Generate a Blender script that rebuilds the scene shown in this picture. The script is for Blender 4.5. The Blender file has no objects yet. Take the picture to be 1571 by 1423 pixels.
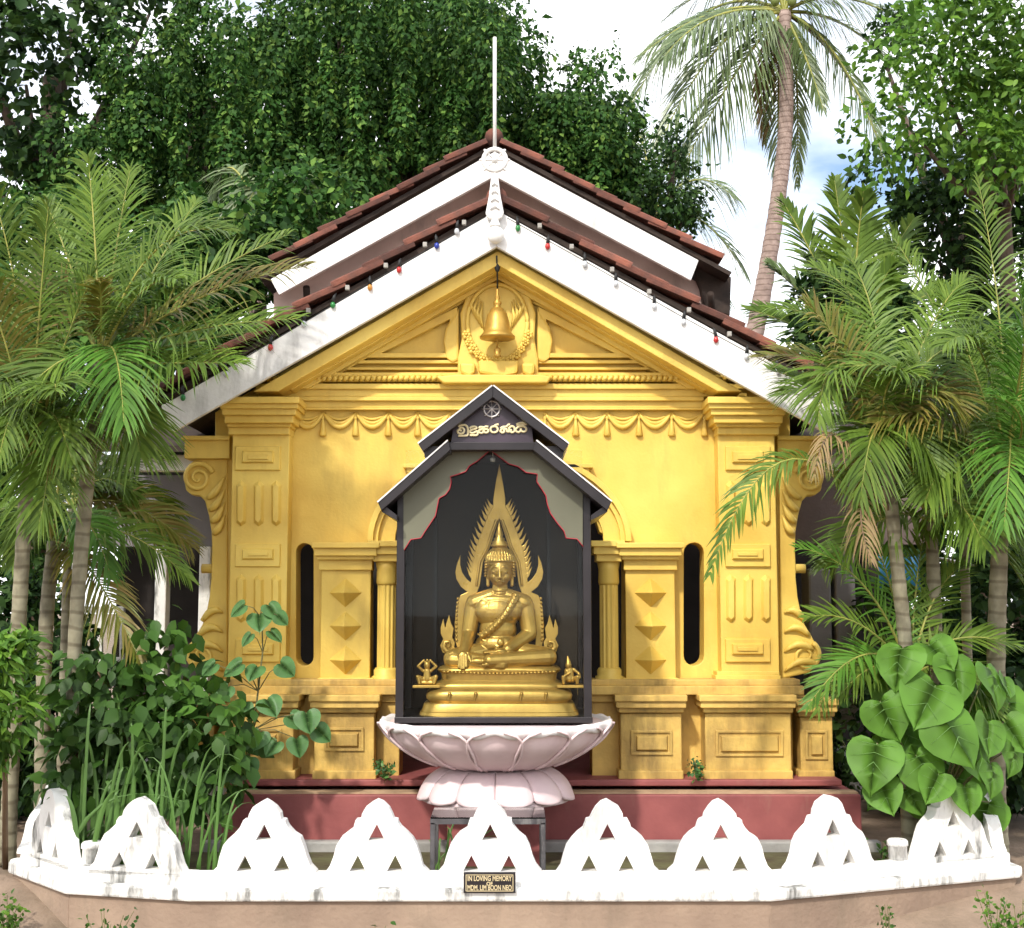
import bpy, bmesh, math, random
import numpy as np
from mathutils import Vector, Matrix
from mathutils.geometry import tessellate_polygon
random.seed(7); RNG = np.random.default_rng(7)
scn = bpy.context.scene
col = scn.collection
# ------------------------------------------------------------------ camera, sky, sun, exposure
FPX, PX, PY, CAMZ = 2000.0, 785.5, 711.5, 1.65
PITCH = math.atan(209 / FPX)
cam = bpy.data.cameras.new('camera'); cam_o = bpy.data.objects.new('camera', cam); col.objects.link(cam_o)
cam.sensor_fit = 'HORIZONTAL'; cam.sensor_width = 36; cam.lens = 36 * FPX / 1571
cam.clip_start = 0.1; cam.clip_end = 600
cam_o.location = (0, 0, CAMZ); cam_o.rotation_euler = (math.pi / 2 + PITCH, 0, 0)
scn.camera = cam_o
SUN_EL, SUN_AZ = math.radians(43), math.radians(-22)   # azimuth: 0 = behind the camera, negative = to its left
sun_vec = Vector((math.sin(SUN_AZ) * math.cos(SUN_EL), -math.cos(SUN_AZ) * math.cos(SUN_EL), math.sin(SUN_EL)))
sun = bpy.data.lights.new('sun', 'SUN'); sun.energy = 2.5; sun.angle = math.radians(3.0); sun.color = (1, 0.95, 0.86)
sun_o = bpy.data.objects.new('sun', sun); col.objects.link(sun_o)
sun_o.location = (-6, -10, 14); sun_o.rotation_euler = sun_vec.to_track_quat('Z', 'Y').to_euler()
wd = bpy.data.worlds.new('World'); scn.world = wd; wd.use_nodes = True
nt = wd.node_tree; nt.nodes.clear()
def nd(t, typ, **k):
    n = t.nodes.new(typ)
    for a, b in k.items(): setattr(n, a, b)
    return n
sky = nd(nt, 'ShaderNodeTexSky', sky_type='NISHITA'); sky.sun_disc = False; sky.sun_elevation = SUN_EL
sky.sun_rotation = math.atan2(sun_vec.x, sun_vec.y); sky.dust_density = 2.0
tc = nd(nt, 'ShaderNodeTexCoord'); mp = nd(nt, 'ShaderNodeMapping'); mp.inputs['Scale'].default_value = (1.6, 1.6, 4.0)
noi = nd(nt, 'ShaderNodeTexNoise'); noi.inputs['Scale'].default_value = 2.2; noi.inputs['Detail'].default_value = 7
cr = nd(nt, 'ShaderNodeValToRGB'); cr.color_ramp.elements[0].position = 0.33; cr.color_ramp.elements[1].position = 0.55
mx = nd(nt, 'ShaderNodeMix', data_type='RGBA'); mx.inputs[7].default_value = (9.5, 9.6, 9.8, 1)
bg = nd(nt, 'ShaderNodeBackground'); bg.inputs['Strength'].default_value = 0.15
out = nd(nt, 'ShaderNodeOutputWorld')
L = nt.links.new
L(tc.outputs['Generated'], mp.inputs['Vector']); L(mp.outputs[0], noi.inputs['Vector']); L(noi.outputs['Fac'], cr.inputs[0])
L(cr.outputs[0], mx.inputs[0]); L(sky.outputs[0], mx.inputs[6]); L(mx.outputs[2], bg.inputs[0]); L(bg.outputs[0], out.inputs[0])
scn.view_settings.view_transform = 'Standard'; scn.view_settings.look = 'None'
scn.view_settings.exposure = 0.6; scn.view_settings.gamma = 1
scn.cycles.max_bounces = 5; scn.cycles.diffuse_bounces = 3; scn.cycles.glossy_bounces = 2; scn.cycles.transparent_max_bounces = 12; scn.cycles.caustics_reflective = False; scn.cycles.caustics_refractive = False; scn.cycles.use_denoising = True; scn.cycles.use_adaptive_sampling = True; scn.cycles.adaptive_threshold = 0.03

# ------------------------------------------------------------------ measuring helpers: photograph pixel + distance -> metres
CP, SP = math.cos(PITCH), math.sin(PITCH)
def ray(px, py):
    u, v = (px - PX) / FPX, (PY - py) / FPX
    return u, CP - SP * v, SP + CP * v
def W(px, py, d):
    x, y, z = ray(px, py); t = d / y
    return Vector((x * t, d, CAMZ + z * t))
def XZ(px, py, d):
    p = W(px, py, d); return (p.x, p.z)
def G(px, py, z=0.0):
    x, y, zz = ray(px, py); t = (z - CAMZ) / zz
    return Vector((x * t, y * t, z))

# ------------------------------------------------------------------ mesh builder
class MB:
    def __init__(s): s.v = []; s.f = []; s.sm = []
    def raw(s, v, f, sm=False):
        b = len(s.v); s.v += [tuple(p) for p in v]
        for q in f: s.f.append(tuple(i + b for i in q)); s.sm.append(sm)
        return s
    def box(s, x0, x1, y0, y1, z0, z1):
        v = [(x, y, z) for x in (x0, x1) for y in (y0, y1) for z in (z0, z1)]
        return s.raw(v, [(0, 1, 3, 2), (4, 6, 7, 5), (0, 4, 5, 1), (2, 3, 7, 6), (0, 2, 6, 4), (1, 5, 7, 3)])
    def pbox(s, a, b, c, e, d, th):          # pixel box: x from a to c, y from b (top) to e, front at d
        m = (b + e) / 2; k = (a + c) / 2
        return s.box(W(a, m, d).x, W(c, m, d).x, d, d + th, W(k, e, d).z, W(k, b, d).z)
    def frus(s, x0, x1, z0, z1, yb, yf, i):  # raised panel with sloping sides
        j = min(i, (x1 - x0) * .49, (z1 - z0) * .49)
        v = [(x0, yb, z0), (x1, yb, z0), (x1, yb, z1), (x0, yb, z1), (x0 + j, yf, z0 + j), (x1 - j, yf, z0 + j), (x1 - j, yf, z1 - j), (x0 + j, yf, z1 - j)]
        return s.raw(v, [(4, 5, 6, 7), (0, 1, 5, 4), (1, 2, 6, 5), (2, 3, 7, 6), (3, 0, 4, 7), (3, 2, 1, 0)])
    def pfrus(s, a, b, c, e, d, proud, i=.012):
        m = (b + e) / 2; k = (a + c) / 2
        return s.frus(W(a, m, d).x, W(c, m, d).x, W(k, e, d).z, W(k, b, d).z, d + .004, d - proud, i)
    def prism(s, outer, y0, y1, holes=()):
        loops = [list(outer)] + [list(h) for h in holes]
        flat = [p for l in loops for p in l]; n = len(flat)
        tris = tessellate_polygon([[Vector((p[0], p[1], 0)) for p in l] for l in loops])
        v = [(p[0], y0, p[1]) for p in flat] + [(p[0], y1, p[1]) for p in flat]
        f = []
        for t in tris:
            a, b, c = (flat[i] for i in t)
            cr_ = (b[0] - a[0]) * (c[1] - a[1]) - (b[1] - a[1]) * (c[0] - a[0])
            t = t if cr_ > 0 else t[::-1]
            f.append(tuple(t)); f.append(tuple(i + n for i in t[::-1]))
        b0 = 0
        for li, l in enumerate(loops):
            m = len(l); ar = sum(l[i][0] * l[(i + 1) % m][1] - l[(i + 1) % m][0] * l[i][1] for i in range(m))
            fl = (ar > 0) == (li == 0)
            for i in range(m):
                a, c = b0 + i, b0 + (i + 1) % m
                q = (a, a + n, c + n, c)
                f.append(q if fl else q[::-1])
            b0 += m
        return s.raw(v, f)
    def pprism(s, pts, d, th, holes=()):
        return s.prism([XZ(x, y, d) for x, y in pts], d, d + th, [[XZ(x, y, d) for x, y in h] for h in holes])
    def tube(s, pts, rad, n=8, flat=1.0):
        P = [Vector(p) for p in pts]
        if not hasattr(rad, '__len__'): rad = [rad] * len(P)
        t = (P[1] - P[0]).normalized(); up = Vector((0, 0, 1)) if abs(t.z) < .9 else Vector((0, 1, 0))
        a = t.cross(up).normalized(); vs = []
        for i, p in enumerate(P):
            t = (P[min(i + 1, len(P) - 1)] - P[max(i - 1, 0)]).normalized()
            a = (a - t * a.dot(t)).normalized(); b = t.cross(a)
            for k in range(n):
                th = 2 * math.pi * k / n
                vs.append(p + (a * math.cos(th) + b * math.sin(th) * flat) * rad[i])
        f = [(i * n + k, i * n + (k + 1) % n, (i + 1) * n + (k + 1) % n, (i + 1) * n + k) for i in range(len(P) - 1) for k in range(n)]
        f += [tuple(range(n))[::-1], tuple((len(P) - 1) * n + k for k in range(n))]
        return s.raw(vs, f, True)
    def lathe(s, prof, c, n=24, sx=1, sy=1):
        vs = [(c[0] + r * sx * math.cos(2 * math.pi * k / n), c[1] + r * sy * math.sin(2 * math.pi * k / n), c[2] + z) for r, z in prof for k in range(n)]
        m = len(prof)
        f = [(i * n + k, i * n + (k + 1) % n, (i + 1) * n + (k + 1) % n, (i + 1) * n + k) for i in range(m - 1) for k in range(n)]
        f += [tuple(range(n))[::-1], tuple((m - 1) * n + k for k in range(n))]
        return s.raw(vs, f, True)
    def ell(s, c, r, R=None, n=14):
        vs = []; fs = []
        for i in range(n + 1):
            ph = math.pi * i / n
            for k in range(2 * n):
                th = math.pi * k / n
                q = Vector((r[0] * math.sin(ph) * math.cos(th), r[1] * math.sin(ph) * math.sin(th), r[2] * math.cos(ph)))
                if R is not None: q = R @ q
                vs.append(Vector(c) + q)
        m = 2 * n
        fs = [(i * m + k, (i + 1) * m + k, (i + 1) * m + (k + 1) % m, i * m + (k + 1) % m) for i in range(n) for k in range(m)]
        return s.raw(vs, fs, True)
    def caps(s, p, q, r0, r1, n=10):
        p, q = Vector(p), Vector(q); t = (q - p).normalized()
        pts = []; rr = []
        for a in (85, 60, 35, 12): pts.append(p - t * r0 * math.sin(math.radians(a))); rr.append(r0 * math.cos(math.radians(a)))
        for k in range(5): pts.append(p.lerp(q, k / 4)); rr.append(r0 + (r1 - r0) * k / 4)
        for a in (12, 35, 60, 85): pts.append(q + t * r1 * math.sin(math.radians(a))); rr.append(r1 * math.cos(math.radians(a)))
        return s.tube(pts, rr, n)
    def mesh(s, name):
        me = bpy.data.meshes.new(name); me.from_pydata(s.v, [], s.f)
        me.polygons.foreach_set('use_smooth', s.sm); me.update(); return me
    def build(s, name, m, parent=None, bevel=None, fix=True):
        me = s.mesh(name)
        if fix:
            bm = bmesh.new(); bm.from_mesh(me)
            bmesh.ops.remove_doubles(bm, verts=bm.verts, dist=1e-6)
            bmesh.ops.recalc_face_normals(bm, faces=bm.faces); bm.to_mesh(me); bm.free()
        return put(name, me, m, parent, bevel)
def wl(o):
    v = Vector((0, 0, 0))
    while o is not None: v += o.location; o = o.parent
    return v
def put(name, me, m, parent=None, bevel=None, loc=(0, 0, 0)):
    o = bpy.data.objects.new(name, me); col.objects.link(o)
    if m is not None:
        if not me.materials: me.materials.append(m)
    o.location = Vector(loc)
    if parent is not None: o.parent = parent; o.location = Vector(loc) - wl(parent)
    if bevel:
        b = o.modifiers.new('bevel', 'BEVEL'); b.width = bevel; b.segments = 2; b.limit_method = 'ANGLE'; b.angle_limit = math.radians(35)
    return o
def tag(o, label, cat, group=None):
    o['label'] = label; o['category'] = cat
    if group: o['group'] = group
    return o
def thing(name, label, cat, loc=(0, 0, 0), group=None):
    o = bpy.data.objects.new(name, None); col.objects.link(o); o.location = Vector(loc); o.empty_display_size = .1
    return tag(o, label, cat, group)
def mesh_np(name, V, F):
    V = np.asarray(V, dtype=np.float32); F = np.asarray(F, dtype=np.int32)
    me = bpy.data.meshes.new(name); k = F.shape[1]
    me.vertices.add(len(V)); me.vertices.foreach_set('co', V.ravel())
    me.loops.add(F.size); me.loops.foreach_set('vertex_index', F.ravel())
    me.polygons.add(len(F)); me.polygons.foreach_set('loop_start', np.arange(0, F.size, k, dtype=np.int32))
    me.update(calc_edges=True); return me

# ------------------------------------------------------------------ materials
def mat(name, c, rough=.6, metal=0., var=.12, scale=6., bump=.15, bscale=40., c2=None, stain=None, spec=.4, stain_amt=.5, stain_scale=3., slo=.56, shi=.78, rings=0, objrand=False):
    m = bpy.data.materials.new(name); m.use_nodes = True; t = m.node_tree; p = t.nodes['Principled BSDF']
    p.inputs['Roughness'].default_value = rough; p.inputs['Metallic'].default_value = metal; p.inputs['Specular IOR Level'].default_value = spec
    co = nd(t, 'ShaderNodeTexCoord'); n1 = nd(t, 'ShaderNodeTexNoise'); n1.inputs['Scale'].default_value = scale; n1.inputs['Detail'].default_value = 3
    t.links.new(co.outputs['Object'], n1.inputs['Vector'])
    r = nd(t, 'ShaderNodeValToRGB'); e = r.color_ramp.elements
    lo = c2 or tuple(x * (1 - var * 1.6) for x in c)
    e[0].position = .3; e[0].color = (*lo, 1); e[1].position = .68; e[1].color = (*[min(1, x * (1 + var * .5)) for x in c], 1)
    t.links.new(n1.outputs['Fac'], r.inputs[0]); last = r.outputs[0]
    if stain:
        n2 = nd(t, 'ShaderNodeTexNoise'); n2.inputs['Scale'].default_value = stain_scale; n2.inputs['Detail'].default_value = 5; n2.inputs['Roughness'].default_value = .7
        mpp = nd(t, 'ShaderNodeMapping'); mpp.inputs['Scale'].default_value = (1, 1, .28); mpp.inputs['Location'].default_value = (3, 1, 7)
        t.links.new(co.outputs['Object'], mpp.inputs[0]); t.links.new(mpp.outputs[0], n2.inputs['Vector'])
        r2 = nd(t, 'ShaderNodeValToRGB'); q = r2.color_ramp.elements; q[0].position = slo; q[0].color = (0, 0, 0, 1); q[1].position = shi; q[1].color = (stain_amt,) * 3 + (1,)
        t.links.new(n2.outputs['Fac'], r2.inputs[0])
        mm = nd(t, 'ShaderNodeMix', data_type='RGBA'); t.links.new(r2.outputs[0], mm.inputs[0]); t.links.new(last, mm.inputs[6]); mm.inputs[7].default_value = (*stain, 1)
        last = mm.outputs[2]
    if rings:                                     # leaf scar rings round a palm stem
        wv = nd(t, 'ShaderNodeTexWave'); wv.bands_direction = 'Z'; wv.inputs['Scale'].default_value = rings; wv.inputs['Distortion'].default_value = 2.6; wv.inputs['Detail'].default_value = 2
        t.links.new(co.outputs['Object'], wv.inputs['Vector']); r3 = nd(t, 'ShaderNodeValToRGB'); r3.color_ramp.elements[0].position = .02; r3.color_ramp.elements[0].color = (.62, .58, .55, 1); r3.color_ramp.elements[1].position = .22
        t.links.new(wv.outputs['Fac'], r3.inputs[0]); m3 = nd(t, 'ShaderNodeMix', data_type='RGBA', blend_type='MULTIPLY'); m3.inputs[0].default_value = 1
        t.links.new(last, m3.inputs[6]); t.links.new(r3.outputs[0], m3.inputs[7]); last = m3.outputs[2]
    if objrand:
        oi = nd(t, 'ShaderNodeObjectInfo'); hv = nd(t, 'ShaderNodeHueSaturation'); mr = nd(t, 'ShaderNodeMapRange'); mr.inputs['To Min'].default_value = .45; mr.inputs['To Max'].default_value = 1.3
        t.links.new(oi.outputs['Random'], mr.inputs[0]); t.links.new(mr.outputs[0], hv.inputs['Value']); t.links.new(last, hv.inputs['Color']); last = hv.outputs[0]
    t.links.new(last, p.inputs['Base Color'])
    if bump:
        n3 = nd(t, 'ShaderNodeTexNoise'); n3.inputs['Scale'].default_value = bscale; n3.inputs['Detail'].default_value = 2
        t.links.new(co.outputs['Object'], n3.inputs['Vector'])
        b = nd(t, 'ShaderNodeBump'); b.inputs['Strength'].default_value = bump; b.inputs['Distance'].default_value = .01
        t.links.new(n3.outputs['Fac'], b.inputs['Height']); t.links.new(b.outputs[0], p.inputs['Normal'])
    return m
def leafmat(name, cols, trans=.3, rough=.45, spec=.35):
    m = bpy.data.materials.new(name); m.use_nodes = True; t = m.node_tree; p = t.nodes['Principled BSDF']
    g = nd(t, 'ShaderNodeNewGeometry'); r = nd(t, 'ShaderNodeValToRGB'); e = r.color_ramp.elements
    while len(e) < len(cols): e.new(.5)
    for i, c in enumerate(cols): e[i].position = i / (len(cols) - 1); e[i].color = (*c, 1)
    t.links.new(g.outputs['Random Per Island'], r.inputs[0])
    co = nd(t, 'ShaderNodeTexCoord'); n1 = nd(t, 'ShaderNodeTexNoise'); n1.inputs['Scale'].default_value = 1.7; n1.inputs['Detail'].default_value = 1
    t.links.new(co.outputs['Object'], n1.inputs['Vector'])
    h = nd(t, 'ShaderNodeHueSaturation'); mr = nd(t, 'ShaderNodeMapRange'); mr.inputs['From Min'].default_value = .3; mr.inputs['From Max'].default_value = .7
    mr.inputs['To Min'].default_value = .72; mr.inputs['To Max'].default_value = 1.25
    t.links.new(n1.outputs['Fac'], mr.inputs[0]); t.links.new(mr.outputs[0], h.inputs['Value']); t.links.new(r.outputs[0], h.inputs['Color'])
    t.links.new(h.outputs[0], p.inputs['Base Color']); p.inputs['Roughness'].default_value = rough; p.inputs['Specular IOR Level'].default_value = spec
    tr = nd(t, 'ShaderNodeBsdfTranslucent'); t.links.new(h.outputs[0], tr.inputs['Color'])
    mx_ = nd(t, 'ShaderNodeMixShader'); mx_.inputs[0].default_value = trans
    t.links.new(p.outputs[0], mx_.inputs[1]); t.links.new(tr.outputs[0], mx_.inputs[2]); t.links.new(mx_.outputs[0], t.nodes['Material Output'].inputs[0])
    return m
def glassmat(name, tint=(.93, .95, .93), refl=1.0):
    m = bpy.data.materials.new(name); m.use_nodes = True; t = m.node_tree; t.nodes.remove(t.nodes['Principled BSDF'])
    a = nd(t, 'ShaderNodeBsdfTransparent'); a.inputs[0].default_value = (*tint, 1); b = nd(t, 'ShaderNodeBsdfGlossy'); b.inputs['Roughness'].default_value = .02
    fr = nd(t, 'ShaderNodeFresnel'); fr.inputs[0].default_value = 1.2; s_ = nd(t, 'ShaderNodeMixShader')
    t.links.new(fr.outputs[0], s_.inputs[0]); t.links.new(a.outputs[0], s_.inputs[1]); t.links.new(b.outputs[0], s_.inputs[2])
    t.links.new(s_.outputs[0], t.nodes['Material Output'].inputs[0]); return m
M = dict(
    gold=mat('gold_paint', (.77, .56, .125), .5, .05, .10, 2.2, .16, 45, c2=(.66, .43, .075), stain=(.42, .25, .06), stain_amt=.55, slo=.5, shi=.8),
    goldd=mat('weathered_gold_paint', (.68, .46, .12), .65, .0, .2, 5, .4, 30, c2=(.52, .33, .09), stain=(.13, .085, .03), stain_amt=.8, stain_scale=3.2, slo=.46, shi=.72),
    statue=mat('gilded_bronze', (.56, .355, .095), .36, .7, .08, 9, .05, 60, c2=(.44, .27, .07), stain=(.25, .15, .05), stain_amt=.4, stain_scale=9, slo=.5),
    bellm=mat('old_gold_bell', (.50, .30, .06), .42, .5, .15, 12, .1, 50),
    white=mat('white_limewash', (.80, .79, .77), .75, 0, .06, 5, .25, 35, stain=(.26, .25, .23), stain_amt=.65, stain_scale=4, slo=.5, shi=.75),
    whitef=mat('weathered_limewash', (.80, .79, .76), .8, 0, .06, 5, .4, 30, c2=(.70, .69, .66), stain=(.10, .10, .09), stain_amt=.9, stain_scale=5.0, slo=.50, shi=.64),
    maroon=mat('maroon_floor_paint', (.29, .085, .08), .6, 0, .2, 4, .15, 30, c2=(.22, .06, .06), stain=(.35, .22, .16), stain_amt=.5),
    sand=mat('sandy_dust', (.46, .32, .20), .9, 0, .2, 7, .4, 40),
    tan=mat('tan_cement_render', (.32, .235, .17), .9, 0, .15, 2.5, .5, 35, c2=(.24, .17, .125), stain=(.15, .12, .085), stain_amt=.6, stain_scale=2.6, slo=.5, shi=.75),
    conc=mat('grey_cement', (.36, .35, .33), .85, 0, .2, 6, .4, 30, stain=(.12, .13, .09), stain_amt=.7),
    tile=mat('clay_tile', (.19, .064, .040), .85, 0, .35, 5, .5, 30, c2=(.06, .027, .022), stain=(.05, .04, .035), stain_amt=.8, stain_scale=5, slo=.48, objrand=True),
    wood=mat('dark_timber', (.035, .022, .016), .8, 0, .3, 8, .3, 30),
    black=mat('black_metal_frame', (.022, .018, .02), .35, .1, .2, 6, .05, 30),
    sign=mat('dark_sign_board', (.05, .035, .05), .35, 0, .2, 6, .05, 30),
    val=mat('olive_grey_board', (.135, .135, .09), .5, 0, .08, 3, .05, 30),
    red=mat('red_edge_paint', (.42, .03, .05), .5),
    inner=mat('brown_back_board', (.032, .021, .015), .6, 0, .2, 4, .05, 30),
    lotus=mat('pink_lotus_paint', (.74, .60, .60), .5, 0, .1, 5, .15, 35, c2=(.68, .52, .53), stain=(.50, .36, .30), stain_amt=.5),
    lotusw=mat('white_lotus_rim', (.80, .76, .75), .6, 0, .05, 8, .2, 40),
    pinkw=mat('brownish_pink_plaster', (.62, .46, .40), .85, 0, .15, 3, .2, 30, stain=(.20, .15, .13), stain_amt=.6),
    brownw=mat('dark_brown_plaster', (.13, .095, .085), .85, 0, .15, 3, .2, 30),  # even dark brown for the right lintel wall
    greyw=mat('grey_plaster', (.20, .185, .185), .85, 0, .12, 2.5, .2, 30),
    dark=mat('interior_shade_paint', (.035, .028, .025), .8, 0, .2, 3, .1, 20),  # near-black wall colour stands in for the shade inside
    soil=mat('bare_soil', (.25, .18, .13), .95, 0, .2, 3.2, .9, 30, c2=(.15, .11, .075), stain=(.13, .10, .06), stain_amt=.7, stain_scale=2.2),
    moss=mat('damp_mossy_soil', (.10, .10, .045), .95, 0, .3, 5, .8, 25, c2=(.07, .055, .03)),
    cream=mat('cream_letter_paint', (.80, .70, .42), .5), silver=mat('silver_emblem', (.62, .60, .60), .4, .3),
    brass=mat('brass_letters', (.72, .60, .36), .4, .3),
    metal=mat('grey_painted_metal', (.10, .095, .10), .45, .3, .3, 12, .1, 40, stain=(.45, .43, .4), stain_amt=.6, stain_scale=9),
    clip=mat('pale_clip', (.34, .32, .29), .6), vein=mat('pale_leaf_vein', (.14, .28, .07), .5), cable=mat('black_cable', (.02, .02, .02), .6),
    bred=mat('red_bulb', (.45, .03, .03), .15, 0, .02, 4, 0), bgreen=mat('green_bulb', (.03, .20, .05), .15, 0, .02, 4, 0), bblue=mat('blue_bulb', (.03, .05, .30), .15, 0, .02, 4, 0),
    borange=mat('amber_bulb', (.50, .22, .04), .15, 0, .02, 4, 0), bclear=mat('clear_bulb', (.55, .57, .6), .12, 0, .02, 4, 0),
    bark=mat('brown_bark', (.12, .085, .06), .9, 0, .3, 8, .6, 18, c2=(.06, .045, .035)),
    areca=mat('ringed_grey_green_stem', (.27, .25, .17), .7, 0, .25, 10, .3, 30, c2=(.16, .14, .09), stain=(.07, .06, .05), stain_amt=.6, stain_scale=6, rings=3.2),
    coco=mat('coconut_trunk', (.36, .27, .235), .85, 0, .25, 9, .6, 25, c2=(.23, .165, .14), rings=3.6),
    rachis=mat('yellow_green_frond_stalk', (.30, .28, .06), .5, 0, .25, 6, .05, 30, c2=(.16, .20, .04)),
    stem=mat('green_stem', (.14, .13, .05), .6), twig=mat('brown_twig', (.14, .09, .05), .8),
    blue=mat('blue_plastic_sheet', (.02, .16, .33), .4, 0, .2, 6, .2, 20), nut=mat('green_coconut', (.16, .20, .05), .5),
    vine=leafmat('vine_leaf', [(.016, .050, .010), (.024, .074, .013), (.036, .098, .018), (.055, .135, .024), (.16, .27, .05)], .25, .6, .15),  # crown shadow and bright specks of light put into the leaf tones
    dleaf=leafmat('dark_tree_leaf', [(.012, .030, .012), (.025, .062, .014), (.05, .10, .02)], .25, .6, .15),
    bleaf=leafmat('bright_tree_leaf', [(.05, .12, .02), (.10, .22, .03), (.18, .33, .04)], .4, .5, .25),
    palm=leafmat('palm_leaflet', [(.075, .135, .018), (.11, .19, .025), (.16, .24, .035)], .3, .45, .25),
    palmg=leafmat('fresh_palm_leaflet', [(.07, .17, .02), (.10, .25, .03), (.15, .30, .045)], .35, .45, .3),
    palmy=leafmat('yellowing_palm_leaflet', [(.13, .16, .02), (.19, .18, .03), (.25, .18, .045)], .3, .45, .4),
    palmb=leafmat('dry_palm_leaflet', [(.24, .16, .07), (.32, .22, .11), (.20, .17, .05)], .2, .6, .2),
    coconut=leafmat('coconut_leaflet', [(.08, .13, .04), (.13, .19, .07), (.22, .28, .13)], .3, .35, .7),
    shrub=leafmat('broad_shrub_leaf', [(.025, .065, .010), (.040, .10, .015), (.065, .15, .02)], .25, .5, .25),
    heart=leafmat('heart_leaf', [(.085, .205, .025), (.105, .24, .03), (.135, .29, .035)], .35, .5, .25),
    bo=leafmat('fig_leaf', [(.05, .13, .045), (.08, .19, .06), (.12, .27, .06)], .3, .45, .4),
    litter=leafmat('dry_litter', [(.10, .06, .03), (.18, .11, .05), (.09, .09, .03)], .1, .8, .1),
    grassm=leafmat('grass_blade', [(.07, .16, .03), (.11, .23, .05), (.16, .28, .08)], .3, .45, .4),
    glass=glassmat('clear_glass'), glasst=glassmat('table_glass', (.75, .78, .76)),
)
# ------------------------------------------------------------------ ground
def struct(o): o['kind'] = 'structure'; return o
n = 110
def gz(x, y):                                # yard sinks a little in front of the white wall
    t = min(1, max(0, (y - 7.2) / 1.1)); return -.26 + .26 * t * t * (3 - 2 * t)
gx = np.linspace(-1, 1, n); gx = np.sign(gx) * np.abs(gx) ** 2.2 * 150; gy = np.linspace(-1, 1, n); gy = np.sign(gy) * np.abs(gy) ** 2.6 * 150 + 7.5
XX, YY = np.meshgrid(gx, gy); ZZ = -0.004 + 0.012 * np.sin(XX * 3.1 + YY) * np.sin(YY * 2.3) * (np.abs(XX) < 8)
tt_ = np.clip((YY - 7.2) / 1.1, 0, 1); ZZ = ZZ - .26 + .26 * tt_ * tt_ * (3 - 2 * tt_); ZZ = np.where((YY > 7.0) & (YY < 9) & (np.abs(XX) < 3.0), np.minimum(ZZ, -0.02), ZZ)
V = np.stack([XX, YY, ZZ], -1).reshape(-1, 3)
F_ = [(j * n + i, j * n + i + 1, (j + 1) * n + i + 1, (j + 1) * n + i) for j in range(n - 1) for i in range(n - 1)]
struct(put('ground', mesh_np('ground', V, F_), M['soil']))
bed = MB().prism([(-2.4, 7.65), (-1.7, 7.45), (1.4, 7.45), (3.0, 8.0), (2.8, 8.75), (-2.7, 8.75), (-2.9, 8.0)], 0, .012)
bed.v = [(x, z, y) for x, y, z in bed.v]
struct(bed.build('planting_bed', M['moss']))

# ------------------------------------------------------------------ the gold porch
YW, YP, YT, YB = 9.4, 9.08, 9.24, 9.0      # wall face, pedestal face, pilaster face, bargeboard face
porch = thing('shrine_porch', 'gold painted shrine porch with pillars, swags and white edged tiled gable', 'porch', (W(766, 1300, YW).x, YW, 0))
def part(name, mb, m, parent=None, bevel=.004): return mb.build(name, M[m], parent or porch, bevel)
def ellarc(cx, cy, a, b, a0, a1, n=22):
    return [(cx + a * math.cos(math.radians(a0 + (a1 - a0) * i / n)), cy - b * math.sin(math.radians(a0 + (a1 - a0) * i / n))) for i in range(n + 1)]
def slit(x0, x1, y0, y1):
    c = (x0 + x1) / 2; r = (x1 - x0) / 2
    return ellarc(c, y0 + r, r, r, 180, 0, 8) + ellarc(c, y1 - r, r, r, 0, -180, 8)
# wall with the door arch and two slit windows, gable included
door = [(568, 1196), (568, 832)] + ellarc(762, 832, 160, 112, 180, 0) [1:-1] + [(957, 832), (957, 1196)]
wall_out = [(330, 1200)] + door[:1] + door[1:-1] + door[-1:] + [(1212, 1200), (1212, 632), (764, 372), (330, 632)]
mb = MB(); mb.pprism(wall_out, YW, .22, [slit(454, 481, 833, 1021), slit(1049, 1080, 832, 1021)])
part('wall', mb, 'gold', bevel=.006)
for px in (332, 1210):
    mb = MB(); x = W(px, 900, YW).x; x0, x1 = (x, x + .15) if px < 700 else (x - .15, x)
    mb.box(x0, x1, YW + .22, 11.2, .3, W(px, 650, YW).z)
    part('side_wall', mb, 'gold')
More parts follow.
